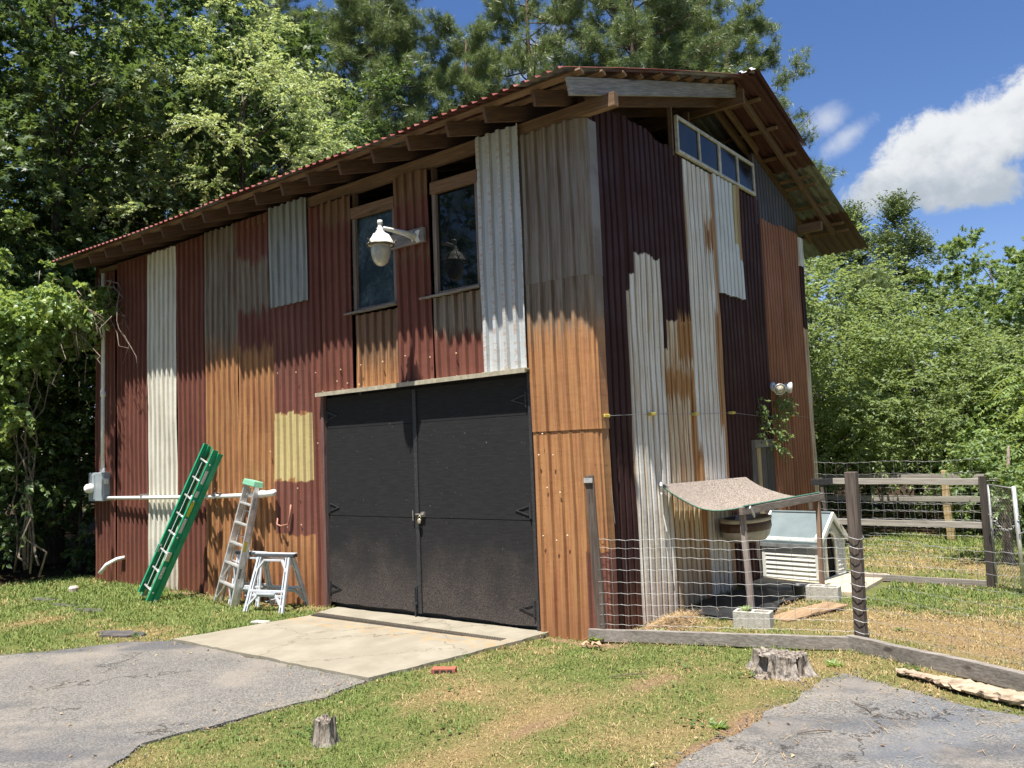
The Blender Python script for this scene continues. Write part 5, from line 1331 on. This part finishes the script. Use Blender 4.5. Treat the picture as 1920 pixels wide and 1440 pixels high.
GL = 'broadleaf trees at the left of the shed'
t1 = broadleaf('broadleaf_tree', 'tall dark sweetgum whose star leaves fill the upper left corner', (-15.4, 1.0, 0), 1, 15.5, 3.6, 5.6, 10.4, 105, LDARK, .17, 18, 12, True, r0=.20, group=GL, clump=(.75, 1.2))
t2 = broadleaf('broadleaf_tree', 'dark oak like tree with a forked trunk at the left edge', (-17.2, -1.2, 0), 2, 14, 3.9, 5.2, 8.8, 115, LDARK, .14, 20, 14, False, r0=.22, group=GL)
t3 = broadleaf('broadleaf_tree', 'big pale green elm like tree rising behind the left end of the roof', (-12.9, 4.4, 0), 3, 12.6, 3.0, 4.3, 8.7, 120, LBRI, .10, 26, 18, False, flat=.55, droop=.45, r0=.17, group=GL, clump=(.65, 1.0), asp=.5)
t4 = broadleaf('broadleaf_tree', 'yellowish backlit tree glimpsed between the dark crowns at upper left', (-19.5, 4.8, 0), 4, 14.5, 3.2, 5.0, 9.3, 95, LYEL, .13, 20, 13, False, r0=.18, group=GL)
place(t1, (-16.6, 4.4, 0), 2.1, 'dark sweetgum standing close behind the pale green tree', 1.08)
place(t2, (-20.5, 1.0, 0), 1.2, 'dark tree deep in the wood beyond the left edge of the shed', 1.15)
place(t2, (-14.6, 8.0, 0), 4.0, 'dark broadleaf tree behind the middle of the roof line', .98)
place(t1, (-19.8, 8.6, 0), 3.3, 'tall dark sweetgum at the back between pale tree and pines', 1.12)
place(t2, (-23.5, -4.0, 0), 2.7, 'far dark tree showing low at the left edge', 1.1)
place(t4, (-24.5, 5.5, 0), .7, 'far yellow green tree at the back of the left wood', 1.2)
GU = 'undergrowth at the foot of the left trees'
u1 = broadleaf('shrub', 'dark leafy shrub against the left end of the shed', (-13.2, .6, 0), 11, 4.2, 1.7, 2.2, 2.3, 34, LDARK, .13, 20, 13, False, r0=.05, cat='shrub', group=GU, clump=(.6, .95), shell=.2)
place(u1, (-15.6, -1.0, 0), 1.3, 'dark shrub second from the shed in the left undergrowth', 1.25)
place(u1, (-17.8, -3.1, 0), 2.6, 'dark shrub third from the shed, at the left edge', 1.3)
place(u1, (-16.0, 2.6, 0), 4.4, 'tall dark shrub in the shade behind the first row', 1.7)
place(u1, (-19.5, -.5, 0), 5.4, 'broad dark shrub farthest back in the shade', 1.9)
place(u1, (-13.6, 3.6, 0), .4, 'dark shrub squeezed beside the shed end wall', 1.7)
place(u1, (-21.5, -4.5, 0), 3.1, 'dark shrub farthest left in the undergrowth', 1.8)

# vine thicket hanging over the left end of the eaves
def vines():
    rng = np.random.default_rng(21); t = thing('vine_thicket', 'sunlit grape vine mass with bare tangled stems hanging at the left end of the eaves', 'vine', (-12.2, -1.1, 0))
    C = []
    for (cx, cy, z0_, z1_, sx, n) in ((-12.3, -.75, 4.3, 5.6, .55, 14), (-11.3, -.55, 4.7, 5.3, .35, 12), (-10.5, -.5, 4.85, 5.3, .25, 8), (-11.9, -.7, 3.9, 5.0, .4, 10), (-12.9, -.95, 3.2, 5.2, .5, 16), (-13.6, -1.2, 3.2, 6.6, .6, 24), (-12.6, -1.4, 3.0, 5.4, .7, 22), (-14.1, -1.3, 5.6, 8.0, .7, 16), (-11.35, -.42, 4.9, 5.35, .22, 4)):
        for i in range(n): C.append((cx+rng.normal()*sx, cy+rng.normal()*.3, rng.uniform(z0_, z1_)))
    C = np.array(C); Rc = rng.uniform(.28, .5, len(C))
    v, f = spray_clumps(rng, C, Rc, 13, 9, .115, .6, .8, 0., False, asp=.95)
    np_mesh('foliage', v, f, LVINE, t)
    s = MB()
    def tangle(p, q, r_, n=7, w_=.15):
        p = Vector(p); q = Vector(q); pts = [p.lerp(q, i/n)+Vector(rng.normal(size=3)*w_*(0 if i in (0,) else 1)) for i in range(n+1)]; s.tube(pts, [r_*(1-.6*i/n) for i in range(n+1)], 5)
    for i in range(34): 
        a = (-11.0+rng.normal()*.55, -.5+rng.normal()*.15, 5.25+rng.normal()*.2); tangle(a, (a[0]+rng.normal()*.7+.1, a[1]+rng.normal()*.12, a[2]-rng.uniform(.5, 1.5)), .011, 6, .09)
    for i in range(8): tangle((-12.5+rng.normal()*.4, -.8, rng.uniform(0, .3)), (-12.4+rng.normal()*.5, -.7, 5+rng.normal()*.3), .022, 12, .10)
    tangle((-11.6, -.35, 5.4), (-11.1, -.3, 4.1), .008, 8, .05); tangle((-11.5, -.3, 5.2), (-10.75, -.22, 4.6), .008, 6, .06); tangle((-10.75, -.2, 5.2), (-10.9, -.2, 3.9), .006, 7, .05)
    s.build('stems', VBARK, t, True)
vines()
def ground_ivy():
    rng = np.random.default_rng(77); t = thing('hanging_vine', 'green vine hanging below the floodlight on the gable wall', 'vine', (.15, 5.4, 2.5))
    C = np.array([(.16, 5.45+rng.normal()*.12, 2.75-i*.075+rng.normal()*.03) for i in range(11)]+[(.15, 5.30, 2.70), (.15, 5.66, 2.65), (.14, 5.70, 2.5), (.12, 4.62, 2.62), (.12, 4.66, 2.45), (.12, 4.72, 2.3), (.12, 4.6, 2.15), (.12, 5.3, 1.95), (.12, 5.35, 1.85)])
    C[:11, 1] -= np.linspace(0, .12, 11)
    v, f = spray_clumps(rng, C, np.full(len(C), .14), 9, 6, .06, .5, .8, -.1, asp=.45); np_mesh('foliage', v, f, LMID, t)
    MB().tube([(.1, 5.5, 2.8), (.11, 5.45, 2.4), (.1, 5.35, 2.0), (.1, 5.25, 1.9)], .006, 5).build('stem', VBARK, t); MB().tube([(.1, 4.62, 2.65), (.1, 4.7, 2.3), (.1, 4.95, 2.12)], .004, 5).build('stem', VBARK, t)
ground_ivy()

# pines
def pine(name, label, loc, seed, H, branches, r0=.2, zlo=.35, spread=3.4, mat=LPINE, tufts=20, group='pines behind the shed', lean=(0, 0), nd=.30):
    rng = np.random.default_rng(seed); t = thing(name, label, 'pine tree', loc, 0, group); mb = MB(); k = 12
    pts = [Vector((lean[0]*i/k+rng.normal()*.06, lean[1]*i/k+rng.normal()*.06, H*i/k-.1)) for i in range(k+1)]
    mb.tube(pts, [r0*(1-.8*i/k) for i in range(k+1)], 9); T0 = []; TD = []
    for b in range(branches):
        f = zlo+(1-zlo)*((b+rng.uniform(0, 1))/branches); i = f*k; j = min(int(i), k-1); s = pts[j].lerp(pts[j+1], i-j)
        a = b*2.4+rng.uniform(-.4, .4); L = spread*(1-.62*f**2)*rng.uniform(.6, 1.1); up_ = rng.uniform(.05, .5)
        e = s+Vector((math.cos(a)*L, math.sin(a)*L, L*up_)); m1 = s.lerp(e, .35)+Vector((0, 0, -.10*L)); m2 = s.lerp(e, .7)+Vector((0, 0, -.08*L)); r_ = max(.014, r0*(1-.75*f)*.36)
        mb.tube([s, m1, m2, e], [r_, r_*.7, r_*.45, r_*.15], 5)
        for q in range(7):
            g = rng.uniform(.35, 1); p0_ = (m1.lerp(m2, (g-.35)/.35) if g < .7 else m2.lerp(e, (g-.7)/.3)); d = Vector(rng.normal(size=3)); d.z = abs(d.z)*.5; d = (d.normalized()+(e-s).normalized()*.7).normalized(); l2 = L*rng.uniform(.15, .35)
            p1 = p0_+d*l2; mb.tube([p0_, p0_.lerp(p1, .5)+Vector((0, 0, .03)), p1], [r_*.35, r_*.25, .006], 4)
            for w_ in range(max(2, int(tufts//2.4))):
                h = rng.uniform(.35, 1.05); T0.append(np.array(p0_.lerp(p1, h))+rng.normal(size=3)*.13); dd = np.array(d)*.6+rng.normal(size=3)*.6+np.array([0, 0, .55]); TD.append(dd)
    mb.build('trunk', PBARK, t, True, local=True)
    T0 = np.array(T0); TD = unit(np.array(TD)); N = len(T0); q = 34
    d = unit(TD[:, None, :]*.75+rng.normal(size=(N, q, 3))*.62).reshape(-1, 3); p = np.repeat(T0, q, 0)-np.repeat(TD, q, 0)*rng.uniform(0, .16, (N*q, 1)); ln = nd*rng.uniform(.7, 1.1, (N*q, 1))
    s = unit(np.cross(d, rng.normal(size=(N*q, 3)))); e = p+d*ln; e[:, 2] -= .03
    v = np.stack([p-s*.0065, p+s*.0065, e+s*.002], 1).reshape(-1, 3); f = np.arange(N*q*3).reshape(-1, 3)
    # make all needles of one tuft one island: link them through a tiny shared cap
    np_mesh('crown', v, f, mat, t, local=True); return t
p1 = pine('pine_tree', 'tall dark pine with a thick trunk behind the middle of the roof', (-14.9, 10.9, 0), 31, 19, 62, .24, .42, 3.9, tufts=30)
p2 = pine('pine_tree', 'broad open pine crown behind the right half of the roof ridge', (-8.4, 17.0, 0), 32, 20, 60, .26, .52, 5.0, tufts=30)
place(p1, (-16.3, 12.4, 0), 1.9, 'second dark pine close beside the thick trunked one', 1.02)
place(p1, (-18.3, 9.0, 0), 4.1, 'dark pine at the left of the pine group, over the pale green tree', .98)
place(p2, (-12.3, 16.2, 0), 2.4, 'pine between the dark group and the open crown, with blue sky beside it', .97)
place(p2, (-6.3, 20.2, 0), 4.6, 'rightmost pine with loose branches against the blue sky', .86)
place(p1, (-9.3, 20.0, 0), .8, 'dark pine trunk standing just left of the ridge end', .95)
place(p2, (-7.9, 18.8, 0), 3.3, 'pine right of the open crown, just left of the ridge end', .88)
place(p1, (-13.0, 13.4, 0), 3.0, 'dark pine whose low boughs hang behind the front eave', .86)
p3 = pine('young_pine', 'bright young pine bough showing just above the left roof edge', (-12.2, 7.4, 0), 33, 9.6, 30, .10, .5, 1.7, tufts=34, group='young pines', nd=.26)
place(p3, (-.9, 15.4, 0), 2.0, 'young pine standing out pale in the middle of the right hand bushes', .66)
place(p3, (-9.6, 9.4, 0), 3.9, 'short young pine whose tip shows over the middle of the roof edge', 1.04)
# cedar and other trees to the right
def cedar(label, loc, seed, H, rx, group='cedars', nc=90, mat=LCED):
    return broadleaf('cedar_tree', label, loc, seed, H, rx, H*.46, H*.53, nc*2, mat, .085, 22, 14, False, flat=.45, droop=-.1, r0=.11, clump=(.4, .8), cone=.78, asp=.35, group=group, lump=.15, shell=.25, upb=.25)
c1_ = cedar('pointed cedar standing highest among the trees right of the shed', (-.6, 17.8, 0), 41, 8.9, 2.6)
place(c1_, (-5.2, 16.6, 0), 1.5, 'yellow green cedar top rising just behind the ridge', 1.52)
place(c1_, (-2.1, 18.6, 0), 3.5, 'small cedar tip peeping past the rear roof corner', 1.02)
GR = 'broadleaf trees right of the shed'
r1_ = broadleaf('broadleaf_tree', 'olive tree pressed against the rear corner of the shed', (-1.7, 12.9, 0), 51, 6.8, 2.1, 3.1, 3.8, 80, LOLIVE, .10, 22, 14, False, flat=.6, droop=.3, r0=.12, group=GR, clump=(.55, .9), shell=.4)
r2_ = broadleaf('broadleaf_tree', 'sweetgum sapling with upright leafy shoots at the right edge against the sky', (1.9, 15.6, 0), 52, 6.7, 1.9, 3.2, 3.4, 70, LMID, .12, 18, 12, True, r0=.09, group=GR, clump=(.45, .8), cone=.45, upb=.8)
place(r2_, (.4, 17.4, 0), 2.2, 'sweetgum between the cedar and the right edge saplings', 1.02)
place(r2_, (3.0, 14.0, 0), 3.9, 'sweetgum cut by the right edge of the picture', .92)
place(r1_, (-2.6, 16.3, 0), 2.6, 'olive tree behind the one at the shed corner', 1.05)
place(r2_, (2.9, 18.5, 0), 5.0, 'far sweetgum in the gap at the right edge', .95)
GB = 'rounded bushes beyond the pasture fence'
b1_ = broadleaf('bush', 'large rounded olive green bush in the centre behind the rail fence', (.6, 12.6, 0), 61, 4.9, 2.1, 2.4, 2.6, 85, LOLIVE, .085, 24, 15, False, flat=.5, droop=.2, r0=.05, cat='bush', group=GB, clump=(.5, .8), shell=.45, asp=.5)
place(b1_, (-1.3, 10.9, 0), 1.8, 'olive bush immediately right of the shed wall', .88)
place(b1_, (2.7, 12.2, 0), 3.4, 'dense bush right of the large rounded one', .85)
place(b1_, (4.6, 12.0, 0), 5.2, 'bush past the right edge of the gate', .9)
b2_ = broadleaf('bush', 'leafy bright green bush behind the chain link gate', (3.3, 10.9, 0), 62, 3.2, 1.2, 1.7, 1.7, 46, LVINE, .10, 20, 13, False, r0=.04, cat='bush', group='bright bushes by the gate', clump=(.4, .65), shell=.3)
place(b2_, (1.9, 11.2, 0), 2.2, 'low bright bush behind the yellow fence post', .6)
def ailanthus():
    rng = np.random.default_rng(71); t = thing('sumac_sapling', 'sapling with long feathery compound leaves at the right edge', 'sapling', (3.35, 9.0, 0)); L = []; D = []; N_ = []; S = []
    st = MB().tube([(3.35, 9.0, 0), (3.3, 8.9, 1.2), (3.2, 8.8, 2.5), (3.15, 8.75, 3.1)], [.04, .03, .02, .012], 7)
    for i in range(26):
        z = 1.3+1.9*i/26; a = i*2.4; b0 = np.array([3.28-.06*(z-1.2), 8.9-.06*(z-1.2), z]); ln = .62*rng.uniform(.8, 1.15); el = .5-.0*i
        d0 = np.array([math.cos(a), math.sin(a), el]); d0 /= np.linalg.norm(d0); prev = b0; pts = [b0]
        for k in range(12):
            f = (k+1)/12; d = d0-np.array([0, 0, 1.25*f]); d /= np.linalg.norm(d); prev = prev+d*ln/12*1.2; pts.append(prev)
            sd = np.cross(d, [0, 0, 1]); sd /= np.linalg.norm(sd)+1e-9
            if k > 1:
                for s_ in (-1, 1): L.append(prev); D.append(sd*s_+d*.35+np.array([0, 0, -.25])); N_.append([0, 0, 1]); S.append(.155*(1-.45*abs(f-.5)))
        st.tube([Vector(p) for p in pts[::3]], .005, 4)
    L = np.array(L); D = unit(np.array(D)); v, f = leaves(L, D, np.array(N_, float)+rng.normal(size=(len(L), 3))*.15, np.array(S), np.array(S)*.26); np_mesh('foliage', v, f, LVINE, t); st.build('stem', BARK, t, True)
ailanthus()
# trees across the drive, behind the photographer's left shoulder: the windows mirror them
bt = place(t2, (-24, -15, 0), .9, 'dark tree across the drive mirrored in the front windows', 1.0); bt['group'] = 'trees across the drive'
bt = place(t1, (-19, -19, 0), 2.9, 'sweetgum across the drive mirrored in the front windows', .95); bt['group'] = 'trees across the drive'
SHADE_RING = ((-5, -25, .3, 1.1, 'unseen dark tree added directly behind the viewpoint, left one'), (3, -27, 1.9, 1.2, 'unseen sweetgum added directly behind the viewpoint'), (11, -25, 3.6, 1.1, 'unseen dark tree added behind the viewpoint, right one'),
    (17.5, -19, 5.0, 1.15, 'unseen sweetgum added at the far right behind the viewpoint'), (21, -11, .8, 1.1, 'unseen dark tree added to the right of the viewpoint'), (21.5, -2.5, 2.4, 1.15, 'unseen sweetgum added to the right of the right hand drive'),
    (20, 6, 4.2, 1.1, 'unseen dark tree added to the right beyond the pen'), (-28, -9, 5.6, 1.15, 'unseen sweetgum added far left beyond the asphalt'))
for i_, (px_, py_, rz_a, sc_, lb_) in enumerate(SHADE_RING):  # unseen trees added to hold sky light off the front wall and gable
    bt = place((t2, t1)[i_ % 2], (px_, py_, 0), rz_a, lb_, sc_); bt['group'] = 'unseen trees added to dim the sky light'
bt = place(t2, (-13, -23, 0), 4.9, 'broad dark tree far across the drive mirrored in the windows', 1.05); bt['group'] = 'trees across the drive'
# far wood closing the view behind everything
def far_wood():
    rng = np.random.default_rng(90); C = []
    for i in range(520):
        a = rng.uniform(math.radians(-8), math.radians(96)); r_ = rng.uniform(34, 44)+(6 if a < .5 else 0); h = 5.0 if a < .62 else 9.5
        C.append((4.88-math.sin(a)*r_, -7.6+math.cos(a)*r_, rng.uniform(0, 1)**.8*h*rng.uniform(.6, 1.0)))
    C = np.array(C); v, f = spray_clumps(rng, C, rng.uniform(1.3, 2.2, len(C)), 14, 11, .34, .2, .8, .3)
    o = np_mesh('distant_woods', v, f, LDARK); tag(o, 'dark wood filling the gaps low behind all the trees', 'woods', kind='stuff')
far_wood()
# trunk seen through the gate
def gate_tree():
    t = thing('tree', 'rough barked young tree seen through the chain link gate', 'tree', (2.9, 7.3, 0)); rng = np.random.default_rng(5)
    MB().tube([(2.86, 7.27, -.1), (2.88, 7.27, .1), (2.9, 7.27, .7), (2.93, 7.28, 1.2), (2.98, 7.3, 1.5), (3.0, 7.35, 1.8)], [.10, .078, .068, .05, .03, .015], 12).build('trunk', bark('flaky_bark', (.10, .075, .06), (.36, .28, .24)), t, True)
    C = np.array([(3.05+rng.normal()*.4, 7.3+rng.normal()*.35, rng.uniform(1.1, 2.0)) for _ in range(16)])
    v, f = spray_clumps(rng, C, np.full(16, .42), 13, 9, .085, .4, .8, .1); np_mesh('crown', v, f, LMID, t)
gate_tree()

# ---------------------------------------------------------------- grass, straw, weeds
def grass():
    m, T, b = new_mat('grass_blade')
    at = T.node('ShaderNodeAttribute', attribute_name='dry').outputs['Fac']; rnd = T.node('ShaderNodeNewGeometry').outputs['Random Per Island']
    g = T.mix(rnd, (.10, .16, .035), (.25, .30, .085)); d = T.mix(rnd, (.24, .165, .07), (.50, .38, .19))
    c = T.mix(T.ramp(T.math('ADD', at, T.math('MULTIPLY', T.math('SUBTRACT', rnd, .5), .55)), .38, .56), g, d)
    T.put(b.inputs['Base Color'], c); b.inputs['Roughness'].default_value = .6; b.inputs['Specular IOR Level'].default_value = .3
    tr = T.node('ShaderNodeBsdfTranslucent'); T.put(tr.inputs['Color'], c); ms = T.node('ShaderNodeMixShader'); ms.inputs[0].default_value = .22
    T.l.new(b.outputs[0], ms.inputs[1]); T.l.new(tr.outputs[0], ms.inputs[2]); T.l.new(ms.outputs[0], m.node_tree.nodes['Material Output'].inputs['Surface'])
    rng = np.random.default_rng(6); X = []; Y = []
    def zone(x0, x1, y0, y1, dens):
        n = int((x1-x0)*(y1-y0)*dens); X.append(rng.uniform(x0, x1, n)); Y.append(rng.uniform(y0, y1, n))
    zone(-2.2, 3.2, -4.9, -2.2, 7500); zone(-4.6, 4.6, -2.2, .9, 5200); zone(-.1, 4.8, .9, 5.2, 3600); zone(-.5, 5.5, 5.2, 11.5, 1300); zone(-12.6, -4.2, -4.2, .1, 2300); zone(-14.5, -12.6, -4.2, 1, 900)
    x = np.concatenate(X); y = np.concatenate(Y)
    # tufty: keep more where the fine noise is high
    keep = rng.random(len(x)) < np.clip(.35+1.3*(fbm(x*9, y*9, 60, 2)-.3), .12, 1)
    creep = rng.random(len(x)) < .75*np.exp(-(np.minimum.reduce([edge_dist(x, y, ASPH_L), edge_dist(x, y, ASPH_R), edge_dist(x, y, SLAB)])/(.03+.09*fbm(x*3, y*3, 66, 2)))**2)
    keep &= creep | (~inside(x, y, asphL) & ~inside(x, y, asphR) & ~inside(x, y, SLAB)); keep &= ~((x > -4.3) & (x < -.6) & (y > -.35))
    keep &= ~((x > -11.2) & (x < .06) & (y > -.05) & (y < 7.2)) & ~((x > .2) & (x < 1.78) & (y > 3.4) & (y < 4.95)) & ~((x > .1) & (x < 1.05) & (y > 1.55) & (y < 3.5))
    bare = bareness(x, y); keep &= rng.random(len(x)) > bare*1.15
    x = x[keep]; y = y[keep]; n = len(x); dry = dryness(x, y)+rng.normal(size=n)*.10
    z = gz(x, y)+(fbm(x*5, y*5, 3, 3)-.5)*.03+(fbm(x*.7, y*.7, 5, 2)-.5)*.04-.004
    dist = np.hypot(x-4.88, y+7.6); near = np.exp(-(np.minimum.reduce([edge_dist(x, y, [(-.1, -.07), (2.36, .745), (2.37, .74)]), edge_dist(x, y, [(2.34, .77), (6.4, -1.05), (6.4, -1.06)]), edge_dist(x, y, [(-11.2, -.02), (-4.4, -.02), (-4.4, -.03)]), edge_dist(x, y, [(.05, .1), (.05, 7), (.04, 7)]), np.hypot(x-2.07, y+.30)-.22, np.hypot(x+.06, y+3.66)-.09, np.hypot(x-2.45, y-.86)-.05])/.08)**2)
    L = rng.uniform(.022, .055, n)*(1+1.1*near*rng.random(n))*(.65+.8*fbm(x*2.2, y*2.2, 80, 3))*np.clip(dist/9, .85, 1.6)*(1-.35*np.clip(dry, 0, 1)); W_ = rng.uniform(.0022, .0045, n)*np.clip(dist/8, .8, 2.2)
    a = rng.uniform(0, 2*math.pi, n); lean = rng.uniform(.15, 1.25, n)+np.clip(dry, 0, 1)*.4; dx = np.cos(a)*np.sin(lean); dy = np.sin(a)*np.sin(lean); dz = np.maximum(np.cos(lean), .12)
    sx = -np.sin(a); sy = np.cos(a); P0 = np.stack([x, y, z], 1); D = np.stack([dx, dy, dz], 1); S = np.stack([sx, sy, 0*sx], 1)
    m1 = P0+D*L[:, None]*.55; m1[:, 2] += L*.08; tip = P0+D*L[:, None]; tip[:, 2] -= L*.12; tip[:, 2] = np.maximum(tip[:, 2], z+.004)
    v = np.stack([P0-S*W_[:, None], P0+S*W_[:, None], m1+S*W_[:, None]*.8, m1-S*W_[:, None]*.8, tip], 1).reshape(-1, 3)
    i = np.arange(n)[:, None]*5; f = np.concatenate([i+np.array([0, 1, 2]), i+np.array([0, 2, 3]), i+np.array([3, 2, 4])], 0)
    o = np_mesh('grass', v, f, m, None, {'dry': np.repeat(dry, 5)}); tag(o, 'short patchy green and straw coloured grass of the yard', 'grass', kind='stuff')
grass()
def straw():
    """raked hay along the gable wall and loose straws"""
    m = simple('dry_hay', (.36, .25, .13), .9, 0, .4, 30); rng = np.random.default_rng(8); P0 = []; 
    n = 5200; x = np.concatenate([rng.normal(.32, .13, n), rng.uniform(-1.5, 4.5, 1500), rng.normal(1.35, .3, 1200)]); y = np.concatenate([rng.normal(1.05, .42, n), rng.uniform(-4, 1, 1500), rng.normal(2.4, .5, 1200)])
    h = np.concatenate([.11*np.exp(-((x[:n]-.32)/.14)**2-((y[:n]-1.1)/.45)**2)*rng.random(n), rng.uniform(0, .02, 1500), rng.uniform(0, .03, 1200)])
    keep = (x > .1) | (np.arange(len(x)) >= n); keep &= ~inside(x, y, SLAB); x, y, h = x[keep], y[keep], h[keep]; k = len(x); z = gz(x, y)+.008+h
    a = rng.uniform(0, 6.28, k); L = rng.uniform(.03, .11, k)[:, None]; d = np.stack([np.cos(a), np.sin(a), rng.normal(size=k)*.25], 1); s = np.stack([-np.sin(a), np.cos(a), 0*a], 1)*.0018; p = np.stack([x, y, z], 1)
    v = np.stack([p-s, p+s, p+d*L+s, p+d*L-s], 1).reshape(-1, 3); i = np.arange(k)[:, None]*4; f = i+np.array([0, 1, 2, 3])
    o = np_mesh('straw', v, f, m); tag(o, 'loose dry hay raked along the gable wall and scattered in the grass', 'hay', kind='stuff')
straw()
def weeds():
    rng = np.random.default_rng(9)
    def weed(x, y, r_, n, ln, label, mt=LVINE, up_=.8, asp=.16, z=None, grp='weed tufts'):
        a = rng.uniform(0, 6.28, n); e = rng.uniform(.2, 1.3, n)*up_; d = np.stack([np.cos(a), np.sin(a), e], 1); d = unit(d)
        zz = float(gz(x, y)) if z is None else z
        p = np.stack([rng.normal(0, r_*.3, n), rng.normal(0, r_*.3, n), np.zeros(n)], 1); s = ln*rng.uniform(.6, 1.1, n)
        v, f = leaves(p, d, np.tile([0, 0, 1.], (n, 1))+rng.normal(size=(n, 3))*.3, s, s*asp, .1); o = np_mesh('weed', v, f, mt); o.location = (x, y, zz); tag(o, label, 'weed', grp)
    weed(2.19, -1.90, .05, 60, .09, 'dark green weed tuft on the grass edge of the right asphalt, nearest the camera')
    weed(2.40, .12, .06, 50, .12, 'green weed tuft at the tip of the asphalt behind the wide stump')
    weed(-.02, -.02, .06, 40, .12, 'small broadleaf weed at the foot of the shed corner post', asp=.6)
    weed(.42, .50, .08, 46, .12, 'low weed at the foot of the maroon sheets', asp=.5); weed(.30, .30, .06, 36, .10, 'leafy weed between corner post and maroon sheets', asp=.6)
    weed(1.10, 1.28, .03, 14, .11, 'bright green seedling growing in the hollow concrete block', asp=.6, z=.16)
    tw = simple('twig_bark', (.12, .09, .07), .9)
    for i, (x0, y0, x1, y1, lab) in enumerate(((2.86, -.9, 3.02, -1.06, 'thin dark twig on the right asphalt near the log'), (2.9, -1.6, 2.72, -1.78, 'pale crooked twig on the right asphalt'), (3.42, -2.35, 3.58, -2.42, 'white straw stem lying on the bluish asphalt'), (.85, -1.2, 1.10, -.95, 'thin twig on the bare streak of the front lawn'))):
        b_ = MB().tube([(x0, y0, float(gz(x0, y0))+.02), ((x0+x1)/2+.02, (y0+y1)/2, .015), (x1, y1, float(gz(x1, y1))+.022)], .0045, 5); o = b_.build('twig', M_whitep if i == 2 else tw, None, origin=(x0, y0, 0)); tag(o, lab, 'twig', 'twigs on the ground')
weeds()

def litter():
    """dead leaf bits over lawn and asphalt, and grit crumbling off the asphalt edges"""
    rng = np.random.default_rng(12); n = 1500
    x = rng.uniform(-9, 4.6, n); y = rng.uniform(-5, 1, n); k = (~inside(x, y, SLAB) | (rng.random(n) < .1)) & ~((x > -11.2) & (x < .06) & (y > -.05)); ed = np.minimum(edge_dist(x, y, ASPH_L), edge_dist(x, y, ASPH_R)); k &= rng.random(n) < .25+np.exp(-(ed/.3)**2); x = x[k]; y = y[k]; n = len(x)
    a = rng.uniform(0, 6.28, n); d = np.stack([np.cos(a), np.sin(a), rng.normal(size=n)*.2], 1); s = rng.uniform(.012, .045, n)
    v, f = leaves(np.stack([x, y, gz(x, y)+.022], 1), unit(d), np.array([0, 0, 1.])+rng.normal(size=(n, 3))*.35, s, s*.55, .3)
    m = leaf_mat('dead_leaf', (.10, .055, .03), (.34, .22, .11), (.42, .34, .20), 0, .8); o = np_mesh('leaf_litter', v, f, m); tag(o, 'small dead leaf bits scattered over lawn and asphalt', 'leaf litter', kind='stuff')
    P_ = []
    for poly in (asphL, asphR):
        for p in poly:
            if abs(p.x) < 8 and -6 < p.y < 1:
                for _ in range(5): P_.append((p.x+rng.normal()*.055, p.y+rng.normal()*.055))
    P_ = np.array(P_); n = len(P_); c = np.stack([P_[:, 0], P_[:, 1], gz(P_[:, 0], P_[:, 1])+.010], 1); r_ = rng.uniform(.004, .014, n)[:, None]
    base = np.array([[1, 0, 0], [0, 1, 0], [-1, 0, 0], [0, -1, 0], [0, 0, .8], [0, 0, -.6]], float); v = (c[:, None, :]+base[None]*r_[:, None, :]*rng.uniform(.6, 1.2, (n, 6, 1))).reshape(-1, 3)
    t_ = np.array([[0, 1, 4], [1, 2, 4], [2, 3, 4], [3, 0, 4], [1, 0, 5], [2, 1, 5], [3, 2, 5], [0, 3, 5]]); f = (np.arange(n)[:, None, None]*6+t_[None]).reshape(-1, 3)
    o = np_mesh('grit', v, f, simple('asphalt_grit', (.17, .16, .15), .9, 0, .5, 60)); tag(o, 'loose asphalt grit along the crumbling edges of the drive', 'grit', kind='stuff')
litter()

def clover():
    """low broad leaved weeds in patches through the lawn"""
    rng = np.random.default_rng(33); X = []; Y = []
    for i in range(150):
        cx, cy = rng.uniform(-9, 4.4), rng.uniform(-4.6, 5); k = rng.integers(4, 16); s = rng.uniform(.03, .12); X.append(cx+rng.normal(size=k)*s); Y.append(cy+rng.normal(size=k)*s)
    x = np.concatenate(X); y = np.concatenate(Y); ok = ~inside(x, y, asphL) & ~inside(x, y, asphR) & ~inside(x, y, SLAB) & ~((x < .1) & (x > -11.3) & (y > -.03)); ok &= ~((x > 0) & (x < 1.8) & (y > 1.5) & (y < 5.6)); x = x[ok]; y = y[ok]; n = len(x)
    q = 4; p = np.repeat(np.stack([x, y, gz(x, y)+.022], 1), q, 0); a = rng.uniform(0, 6.28, n*q); d = unit(np.stack([np.cos(a), np.sin(a), rng.uniform(.1, .7, n*q)], 1)); s = rng.uniform(.018, .042, n*q)
    v, f = leaves(p, d, np.array([0, 0, 1.])+rng.normal(size=(n*q, 3))*.2, s, s*.6, .12); o = np_mesh('ground_weeds', v, f, leaf_mat('weed_leaf', (.05, .10, .03), (.13, .22, .06), (.18, .26, .08), .3)); tag(o, 'low broad leaved weeds growing in patches through the lawn', 'weeds', kind='stuff')
clover()
